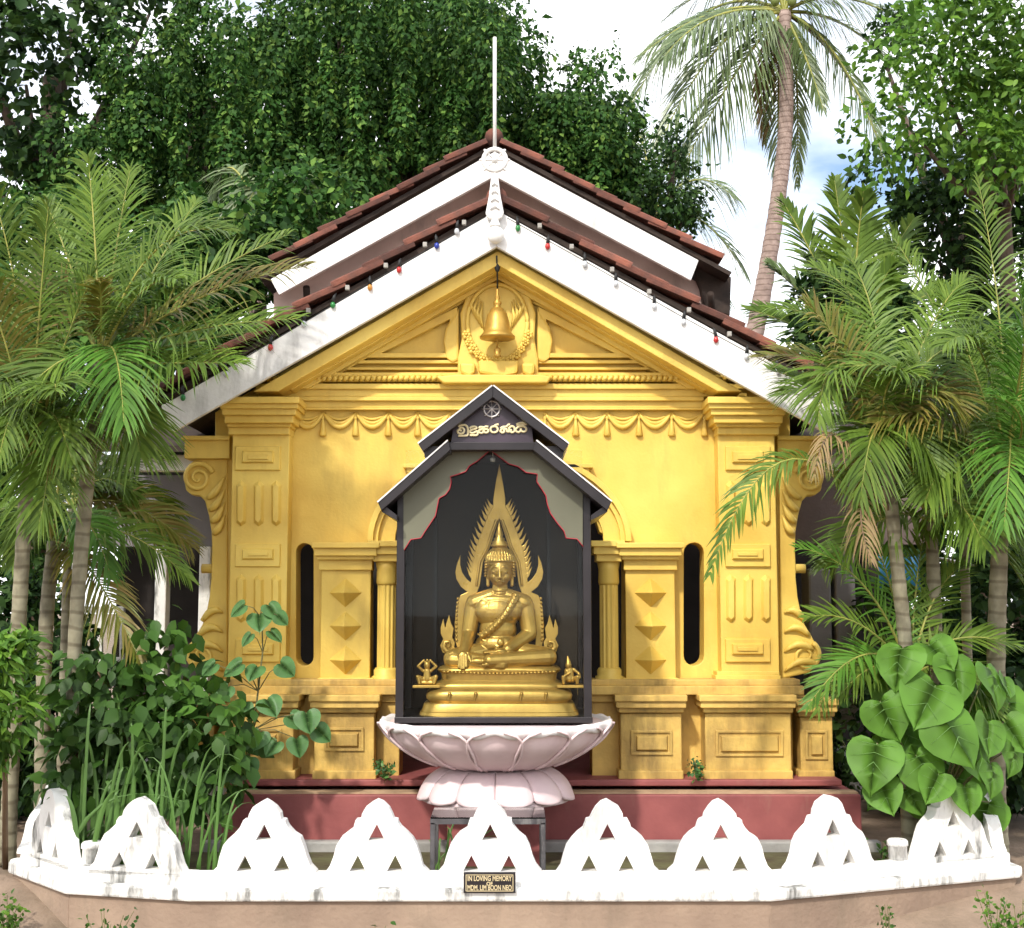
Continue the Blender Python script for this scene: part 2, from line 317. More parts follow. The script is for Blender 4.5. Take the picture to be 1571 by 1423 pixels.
# tower pilasters
def pilaster(cx, w0, w1, k):                  # shaft half widths
    p = MB(); a, b = cx - 44, cx + 44
    p.pbox(a, 660, b, 1046, YT, .17); ob = part('pilaster', p, 'gold', bevel=.006)
    c = MB()
    for (y0, y1, e, pr) in ((608, 618, 62, .20), (618, 626, 60, .175), (626, 636, 57, .15), (636, 648, 53, .12), (648, 654, 49, .075), (654, 666, 47, .04)):
        c.pbox(cx - e, y0, cx + e, y1 + .3, YT - pr, pr + .16)
    part('capital', c, 'gold', ob, .006)
    for y0, y1 in ((684, 722), (834, 870), (979, 1016)):
        q = MB(); q.pfrus(cx - 36, y0, cx + 34, y1, YT, .022, .006); po = part('panel', q, 'gold', ob, .003)
        q = MB(); q.pfrus(cx - 26, y0 + 7, cx + 24, y1 - 11, YT - .020, .026, .012); q.pfrus(cx - 17, y0 + 13, cx + 15, y1 - 17, YT - .044, .012, .004)
        part('panel_boss', q, 'gold', po, .002)
    for y0, y1 in ((736, 808), (880, 956)):
        for dx in (-27, 0, 27):
            q = MB(); x0, x1, m = cx + dx - 8, cx + dx + 8, cx + dx
            o_ = [(x0, y1 - 6), (m, y1), (x1, y1 - 6), (x1, y0 + 7), (m, y0), (x0, y0 + 7)]
            i_ = [(x0 + 4, y1 - 10), (m, y1 - 6), (x1 - 4, y1 - 10), (x1 - 4, y0 + 11), (m, y0 + 7), (x0 + 4, y0 + 11)]
            vo = [W(x, y, YT + .003) for x, y in o_]; vi = [W(x, y, YT) - Vector((0, .03, 0)) for x, y in i_]
            q.raw(vo + vi, [(6, 7, 8, 9, 10, 11)] + [(j, (j + 1) % 6, 6 + (j + 1) % 6, 6 + j) for j in range(6)]); part('flute', q, 'gold', ob, .002)
    q = MB(); q.pbox(cx - 50, 1036, cx + 50, 1046.4, YT - .03, .2); q.pbox(cx - 48, 1030, cx + 48, 1036.3, YT - .015, .19); part('plinth_moulding', q, 'gold', ob)
pilaster(397, 44, 44, 0); pilaster(1148, 44, 44, 1)
# scroll brackets and blocks beside the towers
def bracket(fl):
    def X(x): return x if fl else 1545 - x
    d = YW - .02
    q = MB(); q.pbox(min(X(283), X(352)), 674, max(X(283), X(352)), 703, d - .05, .2); q.pbox(min(X(278), X(352)), 668, max(X(278), X(352)), 674.4, d - .08, .22)
    ob = part('bracket_block', q, 'gold')
    out_ = [(283, 740), (285, 752), (294, 759), (306, 760), (314, 768), (320, 790), (324, 815), (325, 845), (324, 865), (324, 885), (321, 915), (316, 940), (310, 958), (300, 975), (291, 992), (288, 1008), (293, 1022), (304, 1032), (349, 1042), (349, 703), (302, 703), (289, 712), (282, 726)]
    q = MB(); q.pprism([(X(x), y) for x, y in out_], d, .16); sc = part('scroll_bracket', q, 'gold', None, .012)
    q = MB()
    pts = []                                    # volute
    for i in range(46):
        a = math.radians(20 + i * 15); r = 24 * (1 - i / 52)
        pts.append(W(X(304 - r * math.cos(a) * -1), 733 - r * math.sin(a), d - .012))
    q.tube(pts, [.02 * (1 - i / 80) for i in range(46)], 8); part('volute', q, 'gold', sc, None)
    for base, tip, bend in [((318 + 3 * k, 770 + 18 * k - 6), (345, 730 + 20 * k), 6) for k in range(4)] + [((292 + 6 * k, 1018 - 22 * k), (342, 1030 - 30 * k), -10) for k in range(4)]:
        q = MB(); P_ = []
        for i in range(8):
            t = i / 7; x = base[0] + (tip[0] - base[0]) * t; y = base[1] + (tip[1] - base[1]) * t + bend * math.sin(math.pi * t)
            P_.append(W(X(x), y, d - .008 - .012 * math.sin(math.pi * t)))
        q.tube(P_, [.006 + .022 * math.sin(math.pi * min(1, .15 + .85 * i / 7)) for i in range(8)], 8); part('acanthus_leaf', q, 'gold', sc, None)
    q = MB(); pts = []
    for i in range(36):
        a = math.radians(-60 + i * 15); r = 23 * (1 - i / 42)
        pts.append(W(X(309 - r * math.cos(a)), 1006 + r * math.sin(a), d - .012))
    q.tube(pts, [.018 * (1 - i / 60) for i in range(36)], 8); part('volute', q, 'gold', sc, None)
    q = MB(); q.tube([W(X(310), 872, d + .05), W(X(349), 872, d + .05)], .034, 14); part('knob', q, 'gold', sc, None)
bracket(True); bracket(False)
# door pilasters with diamonds, door columns
def doorpil(cx):
    q = MB(); q.pbox(cx - 38, 872, cx + 38, 1050, YT + .03, .14); ob = part('door_pilaster', q, 'gold', bevel=.005)
    c = MB()
    for y0, y1, e, pr in ((832, 840, 52, .13), (840, 852, 48, .10), (852, 858, 44, .07), (858, 874, 41, .03)): c.pbox(cx - e, y0, cx + e, y1 + .3, YT + .03 - pr, pr + .12)
    part('capital', c, 'gold', ob, .005)
    for cy in (909, 960, 1012):
        m = W(cx, cy, YT + .03); hw, hh = .118, .105; q = MB()
        q.raw([m + Vector((-hw, .003, 0)), m + Vector((0, .003, -hh)), m + Vector((hw, .003, 0)), m + Vector((0, .003, hh)), m + Vector((0, -.105, 0))], [(0, 1, 4), (1, 2, 4), (2, 3, 4), (3, 0, 4)])
        part('diamond_boss', q, 'gold', ob, .003)
    q = MB(); q.pbox(cx - 43, 1040, cx + 43, 1052, YT - .005, .16); part('plinth_moulding', q, 'gold', ob)
doorpil(530); doorpil(998)
for cx in (592, 935):
    c = W(cx, 1050, YT + .07); zt = W(cx, 860, YT).z - c.z; q = MB()
    prof = [(.085, 0), (.085, .05), (.066, .07), (.072, .10), (.060, .115)]
    q.lathe([(.10, 0), (.10, .06), (.085, .065), (.088, .10), (.074, .12)], c, 20)
    n_ = 48; vs = []; H = zt - .05
    for z_ in (.11, zt - .16):
        for k in range(n_):
            r = .066 * (1 - .10 * (k % 4 in (0, 1))); a = 2 * math.pi * k / n_; vs.append((c.x + r * math.cos(a), c.y + r * math.sin(a), c.z + z_))
    q.raw(vs, [(k, (k + 1) % n_, n_ + (k + 1) % n_, n_ + k) for k in range(n_)])
    q.lathe([(.068, zt - .17), (.075, zt - .15), (.072, zt - .06), (.085, zt)], c, 20)
    co = part('door_column', q, 'gold', bevel=None)
    q = MB(); q.pbox(cx - 28, 829, cx + 24, 838, YT - .09, .28); q.pbox(cx - 24, 838, cx + 22, 850, YT - .06, .25); q.pbox(cx - 20, 850, cx + 19, 861, YT - .03, .2); part('capital', q, 'gold', co)
for a_, c_ in ((576, 613), (908, 951)):
    q = MB(); q.pbox(a_, 1076, c_, 1197, YT - .02, .3); ob = part('column_pedestal', q, 'goldd', bevel=.008)
    q = MB(); q.pbox(a_ - 4, 1053, c_ + 4, 1077, YT - .05, .32); part('pedestal_cap', q, 'goldd', ob, .008)
# arch mouldings
mb = MB()
for a, b, w_, pr in ((203, 145, 9, .12), (194, 137, 8, .085), (186, 130, 26, .045)):
    o_ = ellarc(766, 830, a, b, 180, 0, 30); i_ = ellarc(766, 830, a - w_, b - w_, 0, 180, 30)
    mb.pprism(o_ + i_, YW - pr, pr - .004)
part('arch_moulding', mb, 'gold', bevel=.004)
mb = MB()
for e, y0, y1, pr in ((146, 711, 717, .12), (140, 717, 724, .095), (133, 724, 734, .08)): mb.pbox(764 - e, y0, 764 + e, y1 + .3, YW - pr, pr - .005)
part('door_hood', mb, 'gold')
# entablature with rope, swags and tassels
mb = MB()
for a, c, y0, y1, pr in ((392, 1150, 588, 596, .10), (398, 1146, 596, 608, .07), (452, 1080, 608, 614, .085), (452, 1080, 614, 625, .05), (452, 1080, 625, 628, .062)): mb.pbox(a, y0, c, y1 + .2, YW - pr, pr - .004)
part('entablature', mb, 'gold')
mb = MB(); n_ = 92; vs = []
x0, x1 = W(388, 584, YW).x, W(1156, 584, YW).x; zc = W(770, 584, YW).z
for k in range(n_):
    x = x0 + (x1 - x0) * k / n_; mb.tube([(x, YW - .10, zc - .016), (x + .02, YW - .125, zc), (x + .038, YW - .10, zc + .018)], [.012, .019, .012], 6)
mb.box(x0, x1, YW - .098, YW - .004, zc - .021, zc + .019)
part('rope_moulding', mb, 'gold', bevel=None)
spots = [447, 496, 546, 596, 641, 690]; spots2 = [836, 883, 931, 980, 1030, 1080]
for row in (spots, spots2):
    for i, x in enumerate(row):
        q = MB(); t_ = W(x, 632, YW)
        q.lathe([(.004, 0), (.012, -.01), (.008, -.03), (.016, -.045), (.009, -.055), (.013, -.075), (.027, -.17), (.02, -.178)], (t_.x, YW - .012, t_.z), 10)
        part('tassel', q, 'gold', bevel=None)
        if i < 5:
            xx = row[i + 1]; q = MB()
            for j, (dep, r) in enumerate(((24, .017), (18, .013), (12, .010))):
                q.tube([W(x + (xx - x) * t, 631 + dep * math.sin(math.pi * t) ** .8, YW - .018 + .004 * j) for t in np.linspace(.02, .98, 13)], [r * (.45 + .75 * math.sin(math.pi * t)) for t in np.linspace(.04, .96, 13)], 7)
            part('garland', q, 'gold', bevel=None)
# tympanum
def rake(y_apex, slope, xa, xb, thick, pr, mb):
    e1 = (xa - y_apex) / slope; e2 = (xa - y_apex - thick) / slope      # cut level at picture row xa
    L_ = [(764, y_apex), (764 - e1, xa), (764 - e2, xa), (764, y_apex + thick), (764 + e2, xa), (764 + e1, xa)]
    mb.pprism(L_, YW - pr, pr - .004)
mb = MB(); rake(384, .575, 600, 0, 22, .36, mb); rake(404, .575, 598, 0, 12, .22, mb); rake(414, .575, 596, 0, 14, .12, mb); rake(428, .575, 590, 0, 5, .06, mb)
part('rake_cornice', mb, 'gold', bevel=.006)
mb = MB()
for a, c, y0, y1, pr in ((470, 1056, 571, 578, .11), (488, 1038, 563, 567, .06), (512, 1016, 552, 557, .06)): mb.pbox(a, y0, c, y1, YW - pr, pr - .004)
part('tympanum_moulding', mb, 'gold')
for s in (0, 1):
    def X(x): return 1528 - x if s else x
    q = MB(); o_ = [(548, 548), (694, 548), (702, 470)]; i_ = [(585, 541), (684, 541), (690, 489)]
    q.pprism([(X(x), y) for x, y in o_], YW - .07, .066, [[(X(x), y) for x, y in i_]]); part('triangular_panel', q, 'gold')
    q = MB(); q.pprism([(X(x), y) for x, y in [(684, 548), (680, 522), (684, 502), (692, 488), (700, 478), (704, 470), (704, 552), (694, 556)]], YW - .075, .071); part('medallion_wing', q, 'gold', None, .03)
mb = MB(); mb.pprism([(702, 577), (702, 550), (708, 520), (706, 480), (716, 450), (738, 436), (764, 430), (790, 436), (812, 450), (822, 480), (820, 520), (826, 550), (826, 577)], YW - .10, .096)
med = part('medallion', mb, 'gold', None, .015)
mb = MB(); mb.tube([W(763 + 46 * math.cos(a), 494 - 58 * math.sin(a), YW - .115) for a in np.linspace(0, 2 * math.pi, 49)], .015, 8); part('medallion_ring', mb, 'gold', med, None)
for i in range(13):
    a = math.radians(198 + i * 12); c = W(763 + 50 * math.cos(a), 494 - 61 * math.sin(a), YW - .13); r = random.uniform(.024, .036); q = MB()
    for k in range(6):
        b = k * math.pi / 3 + i; q.ell(c + Vector((math.cos(b) * r * .75, .005, math.sin(b) * r * .75)), (r * .5, .016, r * .5), None, 5)
    q.ell(c + Vector((0, -.012, 0)), (r * .35,) * 3, None, 5); part('wreath_flower', q, 'gold', med, None)
for s in (-1, 1):
    q = MB()
    for k in range(4): q.tube([W(763 + s * (20 + 4 * k), 508 - 6 * k, YW - .105), W(763 + s * (26 + 5 * k), 485 - 6 * k, YW - .125), W(763 + s * (22 + 3 * k), 462 - 3 * k, YW - .108)], [.004, .014, .003], 6)
    part('relief_spray', q, 'gold', med, None)
for a, c in ((705, 730), (733, 796), (800, 822)):
    q = MB(); q.pprism([(a, 552 + (a != 733) * 4), (c, 552 + (a != 733) * 4), (c - 2, 572), ((a + c) / 2, 577), (a + 2, 572)], YW - .17, .16); part('medallion_base', q, 'gold', med, .02)
q = MB(); q.pprism([(668, 577), (700, 574), (828, 574), (846, 577), (840, 587), (680, 587)], YW - .2, .19); part('medallion_shelf', q, 'gold', med, .01)
# pedestals and bases
mb = MB(); mb.pbox(338, 1042, 1228, 1052, YT - .06, .2); mb.pbox(336, 1052, 1234, 1066, YT - .10, .24)
part('base_moulding', mb, 'goldd', bevel=.008)
mb = MB(); mb.pbox(338, 1066, 573, 1196, YW - .10, .3); part('dado', mb, 'goldd')
mb = MB(); mb.pbox(950, 1066, 1216, 1196, YW - .10, .3); part('dado', mb, 'goldd')
def pedestal(a, c, panel, d=YP, y0=1066):
    q = MB(); q.pbox(a, y0 + 28, c, 1190, d, .28); ob = part('pedestal', q, 'goldd', bevel=.008)
    q = MB()
    for yy, e, pr in ((y0, 9, .09), (y0 + 10, 7, .07), (y0 + 17, 3, .035)): q.pbox(a - e, yy, c + e, yy + 10.3, d - pr, pr + .26)
    part('pedestal_cap', q, 'goldd', ob, .008)
    q = MB(); q.pbox(a - 3, 1182, c + 3, 1197, d - .03, .3); part('pedestal_foot', q, 'goldd', ob, .008)
    q = MB(); x0, y0_, x1, y1 = panel
    q.pprism([(x0, y0_), (x1, y0_), (x1, y1), (x0, y1)], d - .014, .012, [[(x0 + 4, y0_ + 4), (x1 - 4, y0_ + 4), (x1 - 4, y1 - 4), (x0 + 4, y1 - 4)]])
    q.pfrus(x0 + 7, y0_ + 7, x1 - 7, y1 - 6, d, .022, .012); part('pedestal_panel', q, 'goldd', ob, .003)
pedestal(482, 574, (497, 1116, 558, 1152)); pedestal(340, 450, (358, 1118, 432, 1156)); pedestal(952, 1046, (968, 1120, 1032, 1158)); pedestal(1082, 1214, (1098, 1120, 1202, 1160)); pedestal(1228, 1278, (1236, 1120, 1270, 1165), 9.2, 1072)
pedestal(262, 328, (275, 1120, 315, 1165), 9.2, 1072)
# maroon plinth
mb = MB(); mb.pbox(345, 1196, 1292, 1206, 9.0, 2.5); x0, x1 = W(340, 1250, 8.84).x, W(1322, 1250, 8.84).x; zt = W(760, 1219, 8.84).z
mb.box(x0, x1, 8.84, 11.0, .06, zt); part('plinth', mb, 'maroon', bevel=.01)
mb = MB(); mb.box(x0 + .01, x1 - .01, 8.87, 9.0, zt + .001, zt + .012); part('dusty_ledge', mb, 'sand', bevel=None)
mb = MB(); mb.box(x0 - .1, x1 + .1, 8.74, 8.83, 0, .078); part('kerb', mb, 'conc', bevel=.012)

# ------------------------------------------------------------------ roofs
def slope_pts(a, e, d): return W(*a, d), W(*e, d)
def make_tile(ln, wd_):
    q = MB(); prof = []
    k = wd_ / 2
    top = [(0, .0), (.004, .022), (.016, .034), (.03, .034), (.042, .02), (.05, .010), (wd_ * .45, .006), (wd_ * .5, .016), (wd_ * .55, .006), (wd_ - .03, .008), (wd_ - .012, .022), (wd_, .006)]
    bot = [(y, z - .016) for y, z in reversed(top)]
    ring = top + bot; m = len(ring)
    vs = [(x, y, z) for x in (0, ln) for y, z in ring]
    q.raw(vs, [(i, (i + 1) % m, m + (i + 1) % m, m + i) for i in range(m)] + [tuple(range(m)), tuple(range(m, 2 * m))[::-1]])
    me = q.mesh('tile')
    bm = bmesh.new(); bm.from_mesh(me); bmesh.ops.recalc_face_normals(bm, faces=bm.faces); bm.to_mesh(me); bm.free()
    me.materials.append(M['tile']); return me
tile_me = make_tile(.40, .235)
def roof(parent, apex, eave, d0, d1, cols, rows, over, expo):
    """one slope: deck slab + individual tiles stepping down from the ridge"""
    A = W(*apex, d0); E = W(*eave, d0); sgn = 1 if E.x > A.x else -1
    dirv = (E - A).normalized(); nrm = Vector((-dirv.z * sgn, 0, dirv.x * sgn)); ln = (E - A).length
    th = .035
    q = MB(); v = []
    for y in (d0 + .003, d1):
        for p in (A, E + dirv * over): v += [Vector((p.x, y, p.z)), Vector((p.x, y, p.z)) + nrm * th]
    q.raw(v, [(0, 1, 3, 2), (4, 6, 7, 5), (0, 4, 5, 1), (2, 3, 7, 6), (0, 2, 6, 4), (1, 5, 7, 3)])
    ob = q.build('roof', M['wood'], parent)
    n_rows = int((ln + over - .34) / expo) + 1
    for r in range(min(rows, n_rows)):
        for c in range(cols):
            o = bpy.data.objects.new('tile', tile_me); col.objects.link(o); o.parent = ob
            s0 = r * expo + random.uniform(-.035, .035)
            p = A + dirv * s0 + nrm * (th + .030)
            ang = math.atan2(-dirv.z, dirv.x * sgn) - .085 + random.uniform(-.03, .03)
            o.location = Vector((p.x, d0 - .05 + c * .222 + random.uniform(-.008, .008), p.z)) - wl(ob)
            o.rotation_euler = (0, ang if sgn > 0 else math.pi - ang, 0)
            if sgn < 0: o.rotation_euler = (0, -ang, 0); o.scale = (-1, 1, 1)
    return ob, A, E, dirv, nrm
r1 = roof(porch, (762, 320), (247, 617), YB, 11.1, 9, 9, .06, .30); r2 = roof(porch, (762, 320), (1292, 612), YB, 11.1, 9, 9, .06, .30)
q = MB(); A = W(762, 320, YB)
for k in range(7): q.tube([(A.x, YB - .03 + k * .31, A.z + .075), (A.x, YB + .30 + k * .31, A.z + .095)], [.075, .06], 12)
q.build('ridge_cap', M['tile'], r1[0])
mb = MB(); mb.pprism([(762, 322), (247, 622), (262, 664), (762, 378)], YB - .05, .045); part('bargeboard', mb, 'white', None, .005)
mb = MB(); mb.pprism([(762, 322), (1294, 616), (1286, 674), (762, 378)], YB - .052, .045); part('bargeboard', mb, 'white', None, .005)
# finial: pole, wheel, tapered piece, ball
fin = thing('roof_finial', 'white finial with wheel, tapered stem and tall pole on gable apex', 'finial', W(760, 360, YB - .07))
yf = YB - .10
q = MB(); q.tube([W(759, 232, yf), W(759, 57, yf)], .013, 8); q.build('pole', M['white'], fin)
c = W(759, 245, yf); q = MB()
q.tube([c + Vector((.078 * math.cos(a), 0, .078 * math.sin(a))) for a in np.linspace(0, 2 * math.pi, 33)], .017, 8)
for k in range(8):
    a = k * math.pi / 4; u = Vector((math.cos(a), 0, math.sin(a))); q.tube([c + u * .015, c + u * .078], .0075, 6); q.caps(c + u * .09, c + u * .10, .012, .009, 6)
q.ell(c, (.024, .03, .024), None, 8); q.build('wheel', M['white'], fin)
q = MB(); q.pprism([(754, 266), (764, 266), (768, 300), (773, 326), (770, 333), (764, 336), (768, 345), (750, 345), (755, 336), (748, 333), (745, 326), (750, 300)], yf - .02, .05); q.build('tapered_stem', M['white'], fin, .008)
q = MB()
for k in range(4): q.tube([W(755 - k, 285 + 12 * k, yf - .025), W(759, 279 + 12 * k, yf - .033), W(763 + k, 285 + 12 * k, yf - .025)], .006, 6)
q.build('stem_relief', M['white'], fin)
q = MB(); q.ell(W(760, 360, yf), (.062, .05, .062), None, 10); q.build('ball', M['white'], fin)
# strings of coloured bulbs along the bargeboards
def bulbs(label, sp, clips, cab):
    t = thing('light_string', label, 'light string', W(*cab[0], YB - .05))
    q = MB(); q.tube([W(x, y, YB - .05) for x, y in cab], .004, 5); q.build('cable', M['cable'], t)
    for x, y, c_ in sp:
        p = W(x, y, YB - .065); k = random.uniform(-.02, .02); q = MB(); q.lathe([(.006, 0), (.016, -.012), (.0185, -.028), (.013, -.042), (.003, -.048)], (p.x + k, p.y, p.z + .012), 10); b_ = q.build('bulb', M[c_], t)
        q = MB(); q.tube([(p.x + k, p.y, p.z + .010), (p.x + k * .5, p.y, p.z + .05), (p.x, p.y + .02, p.z + .075)], [.012, .011, .004], 8); q.build('socket', M['cable'], b_)
    for x, y in clips:
        p = W(x, y, YB - .065); q = MB(); q.box(p.x - .015, p.x + .015, p.y - .012, p.y + .02, p.z - .017, p.z + .017); q.build('clip', M['clip'], t, .004)
bulbs('string of coloured bulbs along the left slope of the front gable', [(703, 352, 'bclear'), (668, 374, 'bblue'), (614, 411, 'bred'), (567, 438, 'borange'), (515, 465, 'bgreen'), (470, 494, 'bclear'), (417, 530, 'bred'), (345, 571, 'bclear'), (279, 607, 'bgreen')],
      [(712, 341), (652, 375), (592, 407), (533, 441), (473, 476), (330, 560)], [(745, 332), (660, 380), (520, 462), (380, 546), (262, 614)])
bulbs('string of coloured bulbs along the right slope of the front gable', [(793, 347, 'bgreen'), (842, 375, 'bred'), (897, 402, 'bclear'), (945, 432, 'bclear'), (1004, 467, 'bclear'), (1052, 491, 'bclear'), (1095, 518, 'bred'), (1148, 544, 'bclear'), (1190, 566, 'bclear')],
      [(828, 346), (877, 378), (939, 413), (996, 447), (1057, 475), (1119, 512), (1180, 545)], [(778, 334), (900, 402), (1040, 482), (1180, 558), (1250, 596)])
# hanging bell in front of the medallion
bell = thing('hanging_bell', 'old gold bell hanging from the gable apex before the wreath', 'bell', W(763, 518, 9.16))
c = W(763, 519, 9.16); q = MB()
q.lathe([(.125, 0), (.128, .012), (.105, .035), (.092, .07), (.085, .12), (.070, .175), (.045, .215), (.018, .235), (.030, .25), (.028, .265), (.012, .28), (.022, .295), (.010, .315), (.012, .35), (.004, .37)], c, 28)
q.lathe([(.118, .002), (.09, .03), (.07, .12), (.01, .16)], c, 24); q.build('bell_body', M['bellm'], bell)
q = MB(); q.tube([c + Vector((0, 0, .36)), W(763, 425, 9.12), W(762, 392, 9.0)], .006, 6); q.ell(W(763, 407, 9.06), (.022, .022, .05), None, 6); q.build('hanger', M['cable'], bell)
q = MB(); q.tube([c + Vector((0, 0, .1)), c + Vector((0, 0, -.06))], .006, 6); q.lathe([(.004, -.06), (.026, -.08), (.018, -.11), (.03, -.13), (.006, -.14)], c, 12); q.build('clapper', M['bellm'], bell)

# ------------------------------------------------------------------ hall behind (second gable, side wings)
YR = 10.9
hall = thing('temple_hall', 'tiled hall behind the porch with white edged gable and dim side verandas', 'hall', (W(766, 1300, 11).x, 11.2, 0))
h1 = roof(hall, (758, 226), (408, 424), YR, 16, 2, 12, .05, .25); h2 = roof(hall, (758, 226), (1112, 418), YR, 16, 2, 12, .05, .25)
q = MB(); A = W(758, 222, YR)
for k in range(12): q.tube([(A.x, YR - .03 + k * .4, A.z + .06), (A.x, YR + .39 + k * .4, A.z + .08)], [.08, .065], 12)
q.build('ridge_cap', M['tile'], h1[0])
for pts in ([(759, 232), (415, 428), (428, 452), (759, 270)], [(759, 232), (1072, 399), (1060, 430), (759, 270)]):
    q = MB(); q.pprism(pts, YR - .03, .05); q.build('bargeboard', M['white'], hall, .006)
q = MB(); q.pprism([(758, 255), (1100, 450), (1100, 560), (420, 560), (420, 450)], YR + .35, .2); q.build('gable_wall', M['pinkw'], hall)
for px in (470, 1015, 1090):
    q = MB(); q.tube([W(px, 440 if px != 1090 else 450, YR + .1), W(px + 2, 478, YR + .3)], .03, 8); q.build('roof_bracket', M['wood'], hall)
q = MB(); q.pprism([(1060, 405), (1122, 424), (1120, 484), (1080, 470), (1075, 440)], YR + .25, .3); q.build('roof_beam', M['wood'], hall, .01)
q = MB()
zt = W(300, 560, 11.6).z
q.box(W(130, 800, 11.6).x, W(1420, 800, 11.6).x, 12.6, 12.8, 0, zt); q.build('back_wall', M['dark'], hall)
q = MB(); q.box(W(120, 800, 11.3).x, W(334, 800, 11.3).x, 11.7, 11.85, W(250, 835, 11.3).z, W(250, 722, 11.3).z); q.build('lintel_wall', M['greyw'], hall)
q = MB(); q.box(W(1212, 800, 11.3).x, W(1420, 800, 11.3).x, 11.3, 11.45, W(1250, 835, 11.3).z, W(1250, 718, 11.3).z); q.build('lintel_wall', M['brownw'], hall)
for a, c_ in ((150, 345), (1205, 1345)):
    q = MB(); q.pbox(a, 697, c_, 722, 10.4, .12); fo = q.build('fascia', M['white'], hall, .01)
    q = MB(); xa, xb = W(a - 20, 690, 10.3).x, W(c_, 690, 10.3).x; z0 = W(a, 694, 10.3).z
    q.raw([(xa, 10.25, z0), (xb, 10.25, z0), (xb, 12.8, z0 + 1.0), (xa, 12.8, z0 + 1.0), (xa, 10.25, z0 + .05), (xb, 10.25, z0 + .05), (xb, 12.8, z0 + 1.05), (xa, 12.8, z0 + 1.05)], [(0, 1, 2, 3), (4, 5, 6, 7), (0, 1, 5, 4), (1, 2, 6, 5), (2, 3, 7, 6), (3, 0, 4, 7)]); q.build('lean_to_roof', M['wood'], hall)
for px, y0, w_ in ((243, 838, 9), (311, 838, 9), (112, 838, 7)):
    q = MB(); q.pbox(px - w_, y0, px + w_, 1180, 11.35, .15); q.build('veranda_post', M['whitef'], hall, .01)
for px, y0, y1, x1 in ((1243, 872, 1010, 1278), (1283, 838, 1000, 1315)):
    q = MB(); q.pbox(px, y0, x1, y1 + 120, 11.2, .3); q.build('veranda_pier', M['greyw'], hall, .02)
q = MB(); q.pprism([(112, 930), (190, 930), (190, 1015), (112, 1015)], 12.0, .05, [[(120, 940), (148, 940), (148, 1008), (120, 1008)], [(156, 940), (183, 940), (183, 1008), (156, 1008)]]); wo = q.build('window', M['whitef'], hall, .006)
q = MB(); q.pbox(121, 941, 182, 1007, 12.03, .01); q.build('pane', M['glass'], wo)
q = MB(); xa, xb = W(100, 1200, 11.1).x, W(1400, 1200, 11.1).x; q.box(xa, xb, 11.1, 12.6, 0, .28); q.build('veranda_floor', M['conc'], hall, .01)
# ------------------------------------------------------------------ lotus pedestal
LC = Vector((W(761, 1110, 8.5).x, 8.5, 0))
zr = W(761, 1122, 7.78).z; zm = W(761, 1186, 8.15).z; zb = W(761, 1243, 8.02).z
lot = thing('lotus_pedestal', 'pink lotus flower pedestal with white rim carrying the glass case', 'pedestal', LC)
def rb(v): return .30 + .42 * math.sin(v * math.pi / 2) ** .75          # bowl radius at height fraction v
q = MB(); q.lathe([(rb(v) - .035, zm + (zr - zm) * v) for v in np.linspace(0, .95, 12)] + [(.69, zr - .02), (.70, zr - .004), (.68, zr)], LC, 56); q.build('bowl', M['lotus'], lot)
NP_ = 14
def petal_mesh(kind):
    nu, nv = 17, 13; vs = []; fs = []
    for j in range(nv):
        v = j / (nv - 1)
        for i in range(nu):
            u = -1 + 2 * i / (nu - 1)
            if kind == 'up':
                w_ = .235 * (.62 + .38 * math.sin(math.pi * min(1, v * .95 + .08))) if v < .62 else .235 * (.62 + .38 * math.sin(math.pi * (.67))) * math.sqrt(max(0.0, 1 - ((v - .62) / .40) ** 2.6)) * 1.0
                w_ = max(w_, .03)
                z = zm + (zr - zm) * (v * .98 + .0); r = rb(v) - .02 + .034 * (1 - u * u) * math.sin(math.pi * min(1, v * 1.05)) + .034 * abs(u) ** 7 + .05 * max(0, v - .8) * 5 * (.5 + .5 * (1 - u * u)) * .5
            else:
                w_ = .176 * (.95 + .05 * v) * (math.sqrt(max(0, 1 - ((v - .8) / .23) ** 2)) if v > .8 else 1); w_ = max(w_, .02)
                z = zm - (zm - zb) * (1 - math.cos(v * math.pi / 2)) ** .9 + .10 * max(0, v - .86); r = .27 + .215 * math.sin(v * math.pi / 2) + .05 * max(0, v - .86) + .020 * (1 - abs(u) ** 3)
            a = u * w_ / max(r, .25) * 1.0 * (r / max(r, .25))
            a = u * w_ * (1.05 if kind == 'up' else 1.5)
            vs.append((r * math.sin(a), -r * math.cos(a), z))
    n0 = len(vs)
    vs += [(x * .955, y * .955, z - .004) for x, y, z in vs]
    for j in range(nv - 1):
        for i in range(nu - 1):
            a = j * nu + i; fs.append((a, a + 1, a + nu + 1, a + nu)); fs.append((n0 + a, n0 + a + nu, n0 + a + nu + 1, n0 + a + 1))
    rim = [i for i in range(nu)] + [j * nu + nu - 1 for j in range(1, nv)] + [(nv - 1) * nu + i for i in range(nu - 2, -1, -1)] + [j * nu for j in range(nv - 2, 0, -1)]
    for k in range(len(rim)):
        a, b = rim[k], rim[(k + 1) % len(rim)]; fs.append((a, n0 + a, n0 + b, b))
    m_ = MB(); m_.raw(vs, fs, True)
    if kind == 'up':
        path = [vs[j * nu] for j in range(1, nv)] + [vs[(nv - 1) * nu + i] for i in range(1, nu - 1)] + [vs[j * nu + nu - 1] for j in range(nv - 1, 0, -1)]
        m_.tube([(x * 1.012, y * 1.012, z) for x, y, z in path], .0085, 7)
    me = m_.mesh('petal')
    bm = bmesh.new(); bm.from_mesh(me); bmesh.ops.recalc_face_normals(bm, faces=bm.faces); bm.to_mesh(me); bm.free(); return me
pu = petal_mesh('up'); pu.materials.append(M['lotus']); pd = petal_mesh('down'); pd.materials.append(M['lotus'])
